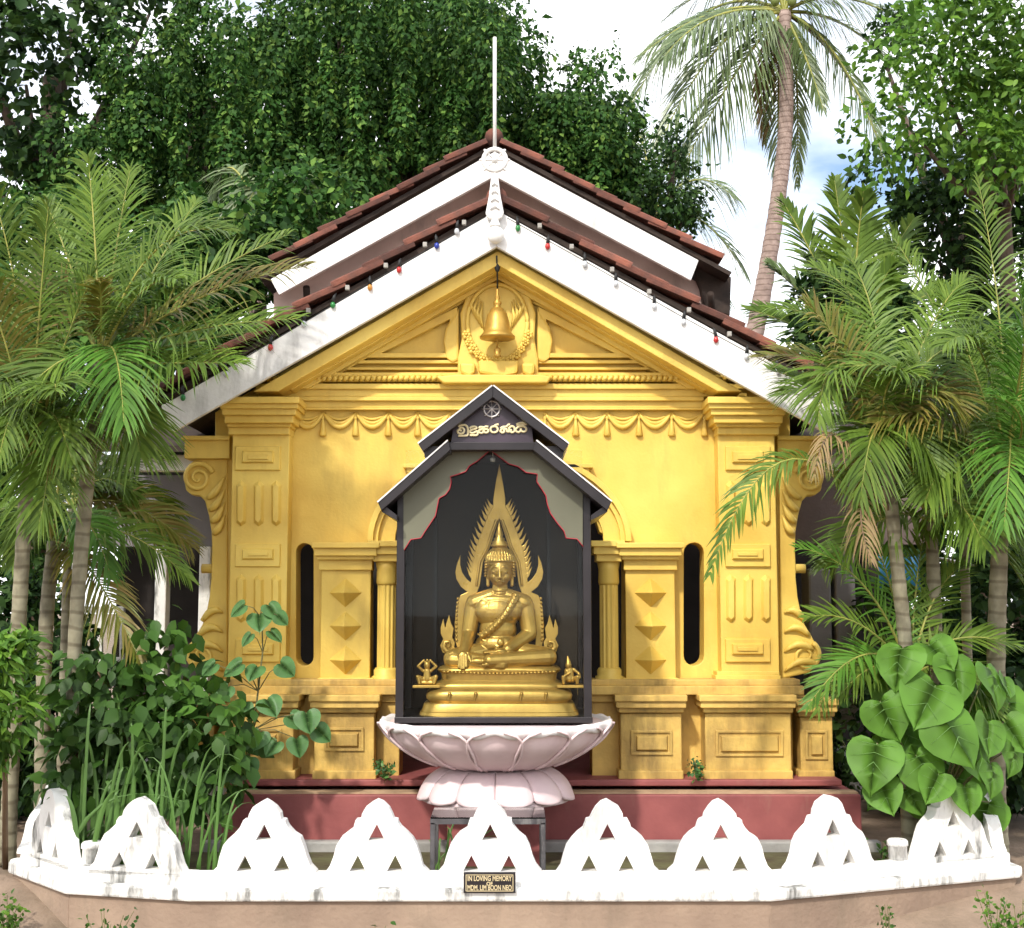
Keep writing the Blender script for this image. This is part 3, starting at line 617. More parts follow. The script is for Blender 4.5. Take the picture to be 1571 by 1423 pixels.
for k in range(NP_):
    o = put('upper_petal', pu, None, lot, None, LC); o.rotation_euler = (0, 0, (k + .0) * 2 * math.pi / NP_)
q = MB(); vs = []; n_ = 14 * 12
for r, z, am in ((.655, zr - .012, 0), (.70, zr + .012, .0), (.735, zr + .016, .012), (.742, zr - .006, .016), (.728, zr - .022, .03), (.70, zr - .034, .01)):
    for k in range(n_):
        a = 2 * math.pi * k / n_ - math.pi / 2; sc = abs(math.sin((a + math.pi / 2) * NP_ / 2))
        vs.append((LC.x + (r + am * (1 - sc) * .8) * math.cos(a), LC.y + (r + am * (1 - sc) * .8) * math.sin(a), z + (-am * .9 * sc if am > .02 else 0) + .006 * math.sin(a * 23) * (am > 0)))
q.raw(vs, [(i * n_ + k, i * n_ + (k + 1) % n_, (i + 1) * n_ + (k + 1) % n_, (i + 1) * n_ + k) for i in range(5) for k in range(n_)], True); q.build('rim', M['lotusw'], lot)
q = MB(); q.lathe([(.47, zb), (.46, zb + .02), (.43, zb + (zm - zb) * .45), (.36, zb + (zm - zb) * .8), (.28, zm), (.295, zm + .03)], LC, 40); q.build('lower_bowl', M['lotus'], lot)
for k in range(12):
    o = put('lower_petal', pd, None, lot, None, LC); o.rotation_euler = (0, 0, (k + .5) * math.pi / 6)
q = MB(); q.box(LC.x - .3, LC.x + .3, LC.y - .22, LC.y + .3, 0, zb + .01); q.build('support_block', M['maroon'], lot, .01)

# ------------------------------------------------------------------ glass case
DF = 8.13; DBK = 8.86
case = thing('shrine_case', 'black framed glass shrine case with two tier roof and cusped grey valance', 'case', (LC.x, 8.5, zr))
zf = zr + .017; XL, XR = W(608, 900, DF).x, W(907, 900, DF).x; zpost = W(760, 745, DF).z
for x0, x1 in ((XL, XL + .05), (XR - .05, XR)):
    for y0 in (DF, DBK - .05):
        q = MB(); q.box(x0, x1, y0, y0 + .05, zf, zpost); q.build('post', M['black'], case, .004)
q = MB(); q.box(XL - .004, XR + .004, DF - .006, DBK, zf, zf + .036); q.build('bottom_frame', M['black'], case, .004)
q = MB(); q.box(XL + .05, XR - .05, DF + .02, DF + .026, zf + .036, W(760, 690, DF).z); q.build('front_pane', M['glass'], case)
for x in (XL + .02, XR - .026):
    q = MB(); q.box(x, x + .006, DF + .05, DBK - .05, zf + .036, zpost); q.build('side_pane', M['glass'], case)
q = MB(); q.pprism([(626, 1096), (626, 765), (694, 702), (818, 702), (886, 765), (886, 1096)], DBK - .02, .016); q.build('back_board', M['inner'], case)
for px in (668, 842):
    q = MB(); x = W(px, 900, DBK).x; q.box(x - .012, x + .012, DBK - .04, DBK - .021, zf + .036, W(px, 740, DBK).z); q.build('back_batten', M['black'], case)
Zc = lambda X_, Y_: (X_ / 2.587 + 580, Y_ / 2.587 + 580)
cusp = [Zc(*p) for p in [(104, 682), (130, 640), (170, 634), (185, 610), (228, 545), (236, 505), (242, 476), (268, 462), (284, 440), (290, 412), (287, 390), (315, 382), (348, 370), (362, 348), (395, 328), (445, 285), (490, 318), (520, 340), (556, 350), (588, 374), (632, 380), (630, 410), (650, 440), (666, 465), (672, 500), (684, 535), (712, 575), (738, 606), (746, 634), (790, 638), (814, 668)]]
outer = [(894, 838), (894, 742), (821, 687), (691, 687), (619, 745), (619, 843)]
q = MB(); q.pprism(cusp + outer, DF - .012, .02); va = q.build('valance', M['val'], case)
q = MB(); q.tube([W(x, y, DF - .014) for x, y in cusp], .0034, 6); q.build('red_edging', M['red'], va)
DRF = DF - .16
def slab(name, pts, d0, d1, m, edge=True):
    q = MB(); q.prism([XZ(x, y, d0) for x, y in pts], d0, d1); o = q.build(name, M[m], case, .003); return o
lo_l = slab('lower_roof', [(688, 676), (580, 771), (585, 783), (691, 690)], DRF, DBK + .1, 'black'); lo_r = slab('lower_roof', [(822, 676), (938, 770), (932, 783), (818, 690)], DRF, DBK + .1, 'black')
up_l = slab('upper_roof', [(756, 592), (642, 681), (649, 692), (756, 609)], DRF - .03, DBK + .12, 'black'); up_r = slab('upper_roof', [(756.2, 592), (872, 681), (866, 692), (756.2, 609)], DRF - .03, DBK + .12, 'black')
for o, a, b, d in ((lo_l, (688, 676), (580, 771), DRF), (lo_r, (822, 676), (938, 770), DRF), (up_l, (756, 592), (642, 681), DRF - .03), (up_r, (756, 592), (872, 681), DRF - .03)):
    q = MB(); A, B = W(*a, d), W(*b, d); n_ = Vector((-(B - A).z, 0, (B - A).x)).normalized(); n_ = n_ if n_.z > 0 else -n_
    v = [(p + n_ * h).to_tuple() for y in (0,) for p in (A, B) for h in (.002, .010)]
    v2 = [(x, DBK + .11, z) for x, y, z in v]; v = [(x, d - .006, z) for x, y, z in v]
    q.raw(v + v2, [(0, 1, 3, 2), (4, 6, 7, 5), (0, 4, 5, 1), (2, 3, 7, 6), (0, 2, 6, 4), (1, 5, 7, 3)]); q.build('lit_edge', M['white'], o)  # white strip paints the lit top edge onto the black roof
for pts in ([(586, 772), (609, 790), (609, 798), (586, 785)], [(932, 772), (907, 790), (907, 798), (932, 785)], [(651, 684), (692, 684), (692, 694), (651, 701)], [(864, 684), (820, 684), (820, 694), (864, 701)]):
    slab('eave_board', pts, DRF + .03, DBK + .05, 'black')
q = MB(); q.pprism([(756, 600), (815, 648), (820, 690), (690, 690), (696, 648)], DF - .10, DBK - DF + .1); sg = q.build('sign_board', M['sign'], case, .003)
q = MB(); q.pbox(686, 678, 824, 690, DF - .125, .02); q.build('sign_sill', M['black'], sg, .003)
dS = DF - .108
c = W(754.5, 627, dS); q = MB()
q.tube([c + Vector((.049 * math.cos(a), 0, .049 * math.sin(a))) for a in np.linspace(0, 2 * math.pi, 25)], .0055, 6)
for k in range(8):
    a = k * math.pi / 4; u = Vector((math.cos(a), 0, math.sin(a))); q.tube([c, c + u * .062], .0042, 6)
q.ell(c, (.013, .008, .013), None, 6); q.build('wheel_emblem', M['silver'], sg)
Q = lambda x, y: W(690 + x / 12.085, 600 + y / 12.085, dS)
strokes = [
 [(160, 655), (200, 630), (280, 625), (325, 660), (338, 730), (332, 800), (300, 822), (155, 825)], [(185, 700), (150, 730), (155, 770), (205, 785), (255, 765), (268, 715), (240, 680), (200, 675), (180, 695), (195, 725), (225, 725)],
 [(370, 690), (395, 665), (450, 652), (495, 668), (480, 695), (420, 708), (375, 735), (385, 768), (440, 772), (490, 745), (515, 745), (515, 800), (480, 818), (370, 815)],
 [(545, 690), (560, 662), (630, 668), (665, 655), (715, 658)], [(640, 672), (590, 705), (545, 725), (540, 760), (590, 775), (625, 755), (620, 725), (655, 765), (700, 762), (715, 730), (690, 705), (610, 712)],
 [(830, 650), (780, 660), (755, 700), (775, 750), (830, 765), (880, 740), (890, 695), (865, 660), (830, 650), (850, 625), (905, 612)],
 [(940, 690), (985, 660), (1050, 655), (1085, 620), (1120, 618)], [(1020, 668), (960, 705), (940, 745), (980, 768), (1015, 745), (1000, 712), (1050, 700), (1065, 745), (1095, 750), (1105, 700), (1090, 665)], [(1105, 690), (1130, 655), (1180, 655), (1203, 695), (1195, 745), (1150, 765), (1125, 735), (1150, 710)],
 [(1270, 660), (1230, 700), (1235, 745), (1285, 758), (1320, 725), (1315, 690), (1330, 735), (1370, 752), (1415, 730), (1418, 680), (1380, 655)], [(1270, 660), (1320, 650), (1390, 650)], [(1235, 612), (1290, 590), (1360, 582), (1420, 590), (1415, 612), (1330, 622), (1270, 630), (1240, 615)],
]
for k, s in enumerate(strokes):
    pts = []
    for i in range(len(s) - 1):                 # catmull-rom
        p0, p1, p2, p3 = s[max(i - 1, 0)], s[i], s[i + 1], s[min(i + 2, len(s) - 1)]
        for t in np.linspace(0, 1, 5)[:-1]:
            pts.append(tuple(.5 * (2 * p1[j] + (p2[j] - p0[j]) * t + (2 * p0[j] - 5 * p1[j] + 4 * p2[j] - p3[j]) * t * t + (3 * p1[j] - p0[j] - 3 * p2[j] + p3[j]) * t ** 3) for j in (0, 1)))
    pts.append(s[-1]); q = MB(); q.tube([Q(*p) for p in pts], .0074, 6); q.build('letter_stroke', M['cream'], sg)
q = MB(); c = W(756, 708, DF + .05); q.lathe([(.016, 0), (.018, .02), (.006, .03)], c, 10); q.tube([c + Vector((0, 0, .03)), c + Vector((0, 0, .09))], .004, 5); q.build('lamp_holder', M['silver'], case)

# ------------------------------------------------------------------ Buddha statue
D0 = 8.45; SC = 1 / 237.0
def B(px, py, fwd=0): p = W(px, py, D0); p.y -= fwd * SC; return p
buddha = thing('buddha_statue', 'gilded seated Buddha statue with flame edged aureole on tiered throne in glass case', 'statue', (W(766, 1098, D0).x, D0, zf + .036))
def remesh(mb, name, vox, m, parent, smooth=3):
    me = mb.mesh(name); o = bpy.data.objects.new('tmp', me); col.objects.link(o)
    r = o.modifiers.new('r', 'REMESH'); r.mode = 'VOXEL'; r.voxel_size = vox; r.use_smooth_shade = True
    s = o.modifiers.new('s', 'SMOOTH'); s.iterations = smooth; s.factor = .5
    dg = bpy.context.evaluated_depsgraph_get(); nm = bpy.data.meshes.new_from_object(o.evaluated_get(dg)); nm.name = name
    bpy.data.objects.remove(o); nm.polygons.foreach_set('use_smooth', [True] * len(nm.polygons))
    return put(name, nm, m, parent)
q = MB()
def E(px, py, f, rx, rd, rz, R=None): q.ell(B(px, py, f), (rx * SC, rd * SC, rz * SC), R, 14)
def C(a, b, r0, r1): q.caps(B(*a), B(*b), r0 * SC, r1 * SC, 14)
E(764, 988, 0, 35, 26, 20); E(764, 966, 2, 28.5, 20, 28); E(764, 940, 2, 34, 21, 27); E(749, 937, 9, 20, 11, 16); E(781, 937, 9, 20, 11, 16); E(765, 921, 0, 42, 17, 12); E(766, 914, -2, 26, 14, 9)
C((767, 918, 0), (767, 893, 2), 13, 11.5)
C((754, 915, -1), (729, 925, -1), 13, 14.5); C((778, 915, -1), (803, 925, -1), 13, 14.5); E(744, 930, 2, 18, 16, 16); E(788, 930, 2, 18, 16, 16)
C((727, 928, -2), (720, 968, 0), 13.5, 12); C((720, 970, 0), (713, 1000, 34), 11.5, 7.5); E(712, 1003, 41, 8, 6, 7)
for k, (dx, l) in enumerate(((-5.4, 18), (-1.8, 20), (1.8, 20), (5.4, 17))): C((712 + dx * .9, 1003, 45), (711.5 + dx * 1.1, 1003 + l, 50 - abs(dx) * .3), 2.3, 1.9)
C((719, 1000, 42), (724, 1013, 47), 2.6, 2.0)
C((805, 928, -2), (812, 970, 2), 13.5, 12); C((812, 972, 2), (779, 995, 32), 11.5, 8.5); E(768, 997, 36, 11, 9, 4.5)
for k in range(4): C((762, 997 + .4 * k, 31 + k * 3.6), (745 - (1.5 - abs(k - 1.5)) * 2, 998 + .4 * k, 33 + k * 3.4), 2.3, 1.8)
C((765, 994, 36), (757, 989, 38), 2.4, 1.9)
C((746, 1002, 4), (697, 1009, 24), 19, 15.5); C((786, 1002, 4), (838, 1007, 24), 19, 15.5)
C((697, 1011, 26), (770, 1016, 42), 15, 11); C((838, 1007, 27), (752, 1011, 47), 14, 9.5); E(737, 1012, 42, 16, 8, 6); E(766, 1016, 22, 66, 26, 12)
C((760, 1004, 44), (842, 1002, 26), 2.2, 2.2); C((742, 1017, 54), (846, 1012, 34), 2.2, 2.4)       # robe hems over the shin
C((741, 981, 17), (764, 991, 25), 2.2, 2.4); C((764, 991, 25), (788, 981, 17), 2.4, 2.2); E(768, 985, 25, 5, 3, 6)   # waist cloth

# head
E(767, 875, 2, 18, 20, 24); E(767, 887, 5, 14.2, 15.5, 13); E(767, 896, 9, 6.5, 6.5, 5.5)
E(758.5, 885, 12, 6.5, 7, 7); E(775.5, 885, 12, 6.5, 7, 7)
C((767, 872, 20.5), (767, 886, 23.5), 1.7, 2.5); E(767, 887, 22.5, 4, 3, 2)
for s in (-1, 1):
    P_ = [(767 + s * x, y, f) for x, y, f in ((2.2, 872.5, 20.5), (6, 869.5, 20), (10.5, 870.5, 18), (13.5, 873.5, 14.5))]
    for i in range(3): C(P_[i], P_[i + 1], 1.25, 1.25)
    q.ell(B(767 + s * 7.6, 877.3, 17.3), (5.2 * SC, 2.6 * SC, 2.6 * SC), None, 10)
    C((767 + s * 3.4, 879.6, 19.6), (767 + s * 11.8, 879.2, 16.6), .9, .8)
    C((767 + s * 18.5, 868, -1), (767 + s * 18.2, 897, 0), 3.4, 3.0); C((767 + s * 16, 872, 3), (767 + s * 17, 885, 2), 3.2, 2.8)
C((762, 892, 19.2), (767, 891, 21), 1.5, 1.7); C((767, 891, 21), (772, 892, 19.2), 1.7, 1.5); C((763.5, 894.6, 18.6), (770.5, 894.6, 18.6), 1.7, 1.7)
for y in (905, 909.5): 
    for a in range(-3, 3): C((767 + 12.6 * math.sin(a * .45), y + .8 * math.cos(a * .45), 2 + 12.2 * math.cos(a * .45)), (767 + 12.6 * math.sin((a + 1) * .45), y + .8 * math.cos((a + 1) * .45), 2 + 12.2 * math.cos((a + 1) * .45)), .7, .7)
remesh(q, 'body', .0030, M['statue'], buddha, 5)
q = MB(); E(767, 862, -3, 23, 23, 21); E(767, 872, -8, 22.5, 17, 22); E(767, 843, -2, 12.5, 12.5, 9)
for k in range(-6, 7):                                   # ribs of hair over the forehead
    a = k * .21
    P_ = [(767 + 22.6 * math.sin(a) * w_, y, -3 + 22.6 * math.cos(a) * w_) for y, w_ in ((859.5, 1.0), (853, .96), (847, .80), (843, .60))]
    for i in range(3): C(P_[i], P_[i + 1], 1.55, 1.4)
for s in (-1, 1):
    for k in range(6): C((767 + s * 21.5, 862 + 4.3 * k, 8 - k), (767 + s * 23.2, 862 + 4.3 * k, -4), 1.5, 1.5)
for a in np.linspace(-1.35, 1.25, 11): C((767 + 21.4 * math.sin(a), 860.3 + 1.0 * abs(a), -2 + 22 * math.cos(a)), (767 + 21.4 * math.sin(a + .13), 860.3 + 1.0 * abs(a + .13), -2 + 22 * math.cos(a + .13)), 1.5, 1.5)
remesh(q, 'hair', .0034, M['statue'], buddha, 2)
q = MB(); c = B(766, 836); q.lathe([(.05, -.012), (.056, .0), (.046, .012), (.05, .02), (.032, .032), (.036, .042), (.022, .052), (.026, .07), (.016, .10), (.006, .145), (.001, .165)], c, 18); q.build('flame_spire', M['statue'], buddha)
q = MB()                                                  # shoulder sash with beaded border
SP_ = [(792, 911, 13), (788, 921, 18), (781, 934, 23.5), (773, 946, 25.5), (763, 957, 25), (750, 968, 22.5), (737, 977, 14)]
for w_, off in ((0, 0),):
    vs = []; n_ = 24
    for i in range(n_ + 1):
        t = i / n_ * (len(SP_) - 1); k = min(int(t), len(SP_) - 2); f = t - k
        a, b = Vector(B(*SP_[k])), Vector(B(*SP_[k + 1])); p = a.lerp(b, f); tt = (b - a).normalized(); s_ = tt.cross(Vector((0, -1, 0))).normalized()
        for u, h in ((-1, -.012), (-.8, .012), (0, .016), (.8, .012), (1, -.012)): vs.append(p + s_ * u * .024 + Vector((0, -h, 0)))
    q.raw(vs, [(i * 5 + k, i * 5 + k + 1, i * 5 + k + 6, i * 5 + k + 5) for i in range(n_) for k in range(4)], True)
    for i in range(n_ + 1):
        for u in (0, 4): q.ell(vs[i * 5 + u] + Vector((0, -.010, 0)), (.006, .006, .006), None, 4)
        if i % 2: q.ell(vs[i * 5 + 2], (.012, .006, .012), None, 4)
q.build('sash', M['statue'], buddha)
# aureole
def half(pts): return pts + [(2 * 766 - x, y) for x, y in reversed(pts)]
outl = [(766, 711), (769, 726), (772.5, 745), (775.5, 765), (775.5, 776), (784, 792), (793, 815), (802, 840), (806, 863), (808, 884), (810, 893), (816, 888), (823, 878), (826, 866), (825.5, 851), (830.5, 863), (833.5, 877), (832, 888), (825, 900), (815, 908), (826, 913), (832, 930), (834.5, 955), (834.5, 980), (830, 996), (820, 996)]
inn = [(820, 996), (822, 981), (822, 958), (819, 932), (812, 915), (800, 909), (795.5, 896), (793, 878), (791, 862), (786, 850), (780, 838), (774.5, 820), (769, 803), (766, 795)]
ring_ = outl[:-1] + inn; full = ring_ + [(1532 - x, y) for x, y in reversed(ring_)][1:-1]
DA = D0 + .09
q = MB(); q.pprism(full, DA, .03)
edge = [(777, 779), (784, 792), (793, 815), (802, 840), (806, 863), (808, 884)]
for s in (1, -1):
    for k in range(14):
        t = k / 13 * (len(edge) - 1); i = min(int(t), len(edge) - 2); f = t - i
        x = edge[i][0] + (edge[i + 1][0] - edge[i][0]) * f; y = edge[i][1] + (edge[i + 1][1] - edge[i][1]) * f
        tip = (x + 8.5, y - 15.5); X = lambda v: v if s > 0 else 1532 - v
        q.pprism([(X(x - 3), y - 3.5), (X(x + .5), y + 4.6), (X(x + 4.5), y - 2), (X(tip[0]), tip[1]), (X(x + 1.4), y - 6)], DA + .004, .022)
    X = lambda v: v if s > 0 else 1532 - v
    for k in range(11): q.ell(W(X(829.5 + 2.5 * math.sin(k / 10 * 2.4)), 918 + 6.4 * k, DA), (.009, .009, .011), None, 5)
    q.tube([W(X(x), y, DA - .002) for x, y in ((770, 797), (778, 818), (784, 838), (796, 862), (799, 882), (801, 899))], .010, 6)
q.build('aureole', M['statue'], buddha, .004)
for s in (1, -1):
    X = lambda v: v if s > 0 else 1532 - v
    q = MB(); na = [(835, 998), (834, 985), (838, 978), (836, 964), (840, 956), (843, 943), (847, 955), (849, 963), (852, 949), (856, 962), (856, 972), (852, 980), (857, 990), (853, 1001), (845, 1004)]
    q.pprism([(X(x), y) for x, y in na], DA - .04, .05)
    q.tube([W(X(x), y, DA - .045) for x, y in ((839, 998), (846, 1000), (851, 993), (849, 985), (843, 984), (841, 990), (845, 993))], [.02, .02, .018, .016, .013, .010, .008], 8)
    q.build('naga_head', M['statue'], buddha, .012)
# throne
prof = [(1022, 84), (1025, 91), (1028, 93), (1031, 91), (1033, 87.5), (1043, 86), (1046, 90), (1049, 96), (1053, 99), (1056, 98), (1058, 102), (1062, 108), (1068, 110), (1073, 109), (1076, 105), (1078, 104), (1079, 111), (1081, 113), (1092, 116), (1093, 118), (1098, 119.5)]
q = MB(); n_ = 72; vs = []
for y, hw in prof:
    p = W(766, y, D0 - hw * SC * .45); z = p.z
    for k in range(n_):
        a = 2 * math.pi * k / n_; ca, sa = math.cos(a), math.sin(a); e = .38
        vs.append((W(766, y, D0).x + hw * SC * math.copysign(abs(ca) ** e, ca), D0 + .52 * hw * SC * math.copysign(abs(sa) ** e, sa), z))
m_ = len(prof)
q.raw(vs, [(i * n_ + k, i * n_ + (k + 1) % n_, (i + 1) * n_ + (k + 1) % n_, (i + 1) * n_ + k) for i in range(m_ - 1) for k in range(n_)] + [tuple(range(n_)), tuple((m_ - 1) * n_ + k for k in range(n_))[::-1]], True)
th_ = q.build('throne', M['statue'], buddha, None); 
es = th_.modifiers.new('es', 'EDGE_SPLIT'); es.split_angle = math.radians(40)
q = MB()
for k in range(30):
    x = 682 + 168 * k / 29; q.ell(W(x, 1030 + 3.0 * math.sin(math.pi * k / 29), D0 - 91 * SC * .52), (.013, .012, .008), None, 5)
q.build('throne_beading', M['statue'], th_)
q = MB()
for x in (690, 730, 800, 838): q.caps(W(x, 1064, D0 - 111 * SC * .53), W(x - 2, 1074, D0 - 111 * SC * .53), .012, .006, 8)
q.build('throne_drops', M['statue'], th_)
def ledge(px, s):
    q = MB(); p = W(px, 1050, D0 - .12); q.box(p.x - .085, p.x + .085, D0 - .20, D0 - .02, p.z - .016, p.z); q.build('side_ledge', M['statue'], th_, .003); return Vector((p.x, D0 - .11, p.z))
for px, s in ((655, -1), (875, 1)):
    bp = ledge(px, s)
    t = thing('attendant_figurine', ['small gilded figurine with both arms raised to its head beside the throne', 'small gilded kneeling figurine with pointed crown beside the throne'][s > 0], 'figurine', bp, 'attendant figurines')
    q = MB(); u = .004
    def c2(a, b, r0, r1): q.caps(bp + Vector(a) * 1, bp + Vector(b) * 1, r0, r1, 8)
    if s < 0:
        c2((0, 0, .035), (0, 0, .085), .026, .022); q.ell(bp + Vector((0, -.006, .122)), (.021, .021, .026), None, 8); c2((0, 0, .145), (0, 0, .158), .011, .005)
        for k in (-1, 1):
            c2((k * .024, 0, .085), (k * .058, -.01, .115), .011, .009); c2((k * .058, -.01, .115), (k * .02, -.008, .152), .009, .008)
            c2((k * .018, 0, .028), (k * .058, -.02, .05), .018, .014); c2((k * .058, -.02, .05), (k * .045, -.022, .008), .013, .011)
        c2((-.03, -.01, .012), (.03, -.01, .012), .013, .013)
    else:
        c2((0, 0, .035), (-.004, 0, .09), .026, .023); q.ell(bp + Vector((-.012, -.008, .122)), (.020, .020, .024), None, 8); c2((-.012, -.006, .14), (-.016, 0, .178), .016, .004)
        c2((.022, 0, .095), (.055, -.01, .068), .011, .009); c2((.055, -.01, .068), (.058, -.03, .045), .009, .008); c2((-.026, 0, .092), (-.03, -.03, .06), .011, .009); c2((-.03, -.03, .06), (-.002, -.035, .075), .009, .008)
        for k in (-1, 1): c2((k * .015, 0, .028), (k * .045, -.03, .048), .019, .014); c2((k * .045, -.03, .048), (k * .042, -.028, .01), .013, .011)
    remesh(q, 'body', .0035, M['statue'], t, 1)

# ------------------------------------------------------------------ low table
a, b = W(660, 1256, 7.6), W(837, 1256, 7.6); zt = a.z
tab = thing('low_table', 'low grey metal table with glass top before the lotus pedestal', 'table', ((a.x + b.x) / 2, 7.7, 0))
for x in (a.x, b.x - .028):
    for y in (7.6, 7.95):
        q = MB(); q.box(x, x + .028, y, y + .028, 0, zt - .02); q.build('leg', M['metal'], tab, .003)
q = MB(); q.box(a.x, b.x, 7.6, 7.628, zt - .03, zt); q.box(a.x, b.x, 7.95, 7.978, zt - .03, zt); q.box(a.x, a.x + .028, 7.628, 7.95, zt - .03, zt); q.box(b.x - .028, b.x, 7.628, 7.95, zt - .03, zt); q.build('top_frame', M['metal'], tab)
q = MB(); q.box(a.x + .002, b.x - .002, 7.602, 7.976, zt + .001, zt + .008); q.build('glass_top', M['glasst'], tab)

# ------------------------------------------------------------------ white crested wall
Z0 = 0.0; FD = G(760, 1384).y + .08; pathp = [(-2.75, 8.7), (G(28, 1340).x, G(28, 1340).y + .05), (G(108, 1373).x, G(108, 1373).y + .08), (W(296, 1384, FD).x, FD), (W(1176, 1384, FD).x, FD), (G(1556, 1348).x, G(1556, 1348).y + .08), (2.9, 8.7)]
lw = thing('crested_wall', 'low white wall with pointed crests pierced by triangular holes', 'wall', (0, 7.4, 0))
def seg_box(A, B_, t0, t1, z0, z1, q, ext=.0):
    A, B_ = Vector(A), Vector(B_); u = (B_ - A).normalized(); n_ = Vector((u.y, -u.x)); A = A - u * ext; B_ = B_ + u * ext
    pts = [A + n_ * t0, B_ + n_ * t0, B_ + n_ * t1, A + n_ * t1]
    q.raw([(p.x, p.y, z) for z in (z0, z1) for p in pts], [(0, 3, 2, 1), (4, 5, 6, 7), (0, 1, 5, 4), (1, 2, 6, 5), (2, 3, 7, 6), (3, 0, 4, 7)])
z1 = G(760, 1362).z; zl = W(760, 1362, FD - .08).z; zs = W(760, 1337, FD).z
for i in range(len(pathp) - 1):
    q = MB(); seg_box(pathp[i], pathp[i + 1], .045, -.098, -.34, .002, q, .012); q.build('base_wall', M['tan'], lw, .01)
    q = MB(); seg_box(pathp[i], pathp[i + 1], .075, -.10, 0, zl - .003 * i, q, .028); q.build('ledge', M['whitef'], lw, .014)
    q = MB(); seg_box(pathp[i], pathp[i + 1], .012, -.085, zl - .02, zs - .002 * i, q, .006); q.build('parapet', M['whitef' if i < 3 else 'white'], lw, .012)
hp = [(0, 105), (9, 101), (17, 94), (22.5, 85), (25, 77), (31, 75.5), (33, 71), (36, 64), (45, 56), (54, 49), (60, 38), (65, 22), (70, 8), (78, -1), (78, -9)]
S7 = FD / 2000
def crest(cx, cy, ang, sc=1.0, m='white', k=0):
    def J(a): return a + random.uniform(-1.1, 1.1)
    o_ = [(J(x) * S7 * sc, J(z) * S7) for x, z in hp[1:]]; o2 = [(-J(x) * S7 * sc, J(z) * S7) for x, z in reversed(hp[1:])]
    out_ = [(0, 105 * S7)] + o_ + o2
    tri = lambda dx, z0, h, w_: [((dx - w_) * S7 * sc, z0 * S7), ((dx + w_) * S7 * sc, z0 * S7), (dx * S7 * sc, (z0 + h) * S7)]
    q = MB(); q.prism(out_, -.0, .085, [tri(0, 46, 24, 12.5), tri(-28, 0.5, 24, 12.5), tri(28, 0.5, 24, 12.5)])
    ca, sa = math.cos(ang), math.sin(ang)
    q.v = [(cx + x * ca - y * sa, cy + x * sa + y * ca, zs + z) for x, y, z in q.v]
    q.build('crest', M[m], lw, None)
for px in (405, 578, 752, 932, 1106): crest(W(px, 1300, FD).x, FD - .008, 0)
def on(i, t, off=-.012): A, B_ = Vector(pathp[i]), Vector(pathp[i + 1]); u = (B_ - A).normalized(); n_ = Vector((u.y, -u.x)); p = A.lerp(B_, t) + n_ * -off; return p.x, p.y, math.atan2(u.y, u.x)
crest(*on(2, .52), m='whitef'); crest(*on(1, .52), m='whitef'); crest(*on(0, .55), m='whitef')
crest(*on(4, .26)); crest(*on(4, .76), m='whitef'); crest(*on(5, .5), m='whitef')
for px, d, yb, yt in ((140, 7.75, 1335, 1296), (1378, 7.85, 1335, 1292)):
    c = W(px, yb, d); h = W(px, yt, d).z - zs; q = MB(); q.lathe([(.056, -.05), (.054, h - .02), (.062, h - .015), (.060, h + .01), (.05, h + .02), (.02, h + .021)], (c.x, c.y, zs), 16)
    q.build('stub_post', M['whitef'], lw)
# plaque
pl = thing('memorial_plaque', 'small black memorial plaque with pale lettering fixed on the white wall', 'plaque', W(751, 1371, FD - .1))
dP = FD - .10; q = MB(); a, b = W(711, 1370, dP), W(791, 1338, dP); q.box(a.x, b.x, dP, dP + .02, a.z, b.z); q.build('plate', M['black'], pl, .004)
for a_, b_ in (((715, 1341.5), (787, 1342.5)), ((715, 1366.2), (787, 1367.2)), ((714.5, 1341.5), (715.5, 1367)), ((786.5, 1341.5), (787.5, 1367))):
    q = MB(); q.pbox(*a_, *b_, dP - .0015, .003); q.build('border_line', M['brass'], pl)
for txt, y, h in (('IN LOVING MEMORY', 1351, 8.6), ('OF', 1358, 6.0), ('MDM. LIM BOON NEO', 1365.2, 8.6)):
    cu = bpy.data.curves.new('lettering', 'FONT'); cu.body = txt; cu.align_x = 'CENTER'; cu.size = h * dP / 2000 * 1.2; cu.extrude = .0008; cu.offset = .0009
    cu.materials.append(M['brass']); o0 = bpy.data.objects.new('tmp', cu); col.objects.link(o0); me_ = bpy.data.meshes.new_from_object(o0.evaluated_get(bpy.context.evaluated_depsgraph_get())); bpy.data.objects.remove(o0)
    o = bpy.data.objects.new('lettering', me_); col.objects.link(o); o.parent = pl
    o.location = W(751, y, dP - .001) - wl(pl); o.rotation_euler = (math.pi / 2, 0, 0); wm = max(v.co.x for v in me_.vertices) - min(v.co.x for v in me_.vertices); o.scale = (min(1, 66 * dP / 2000 / wm), 1, 1)
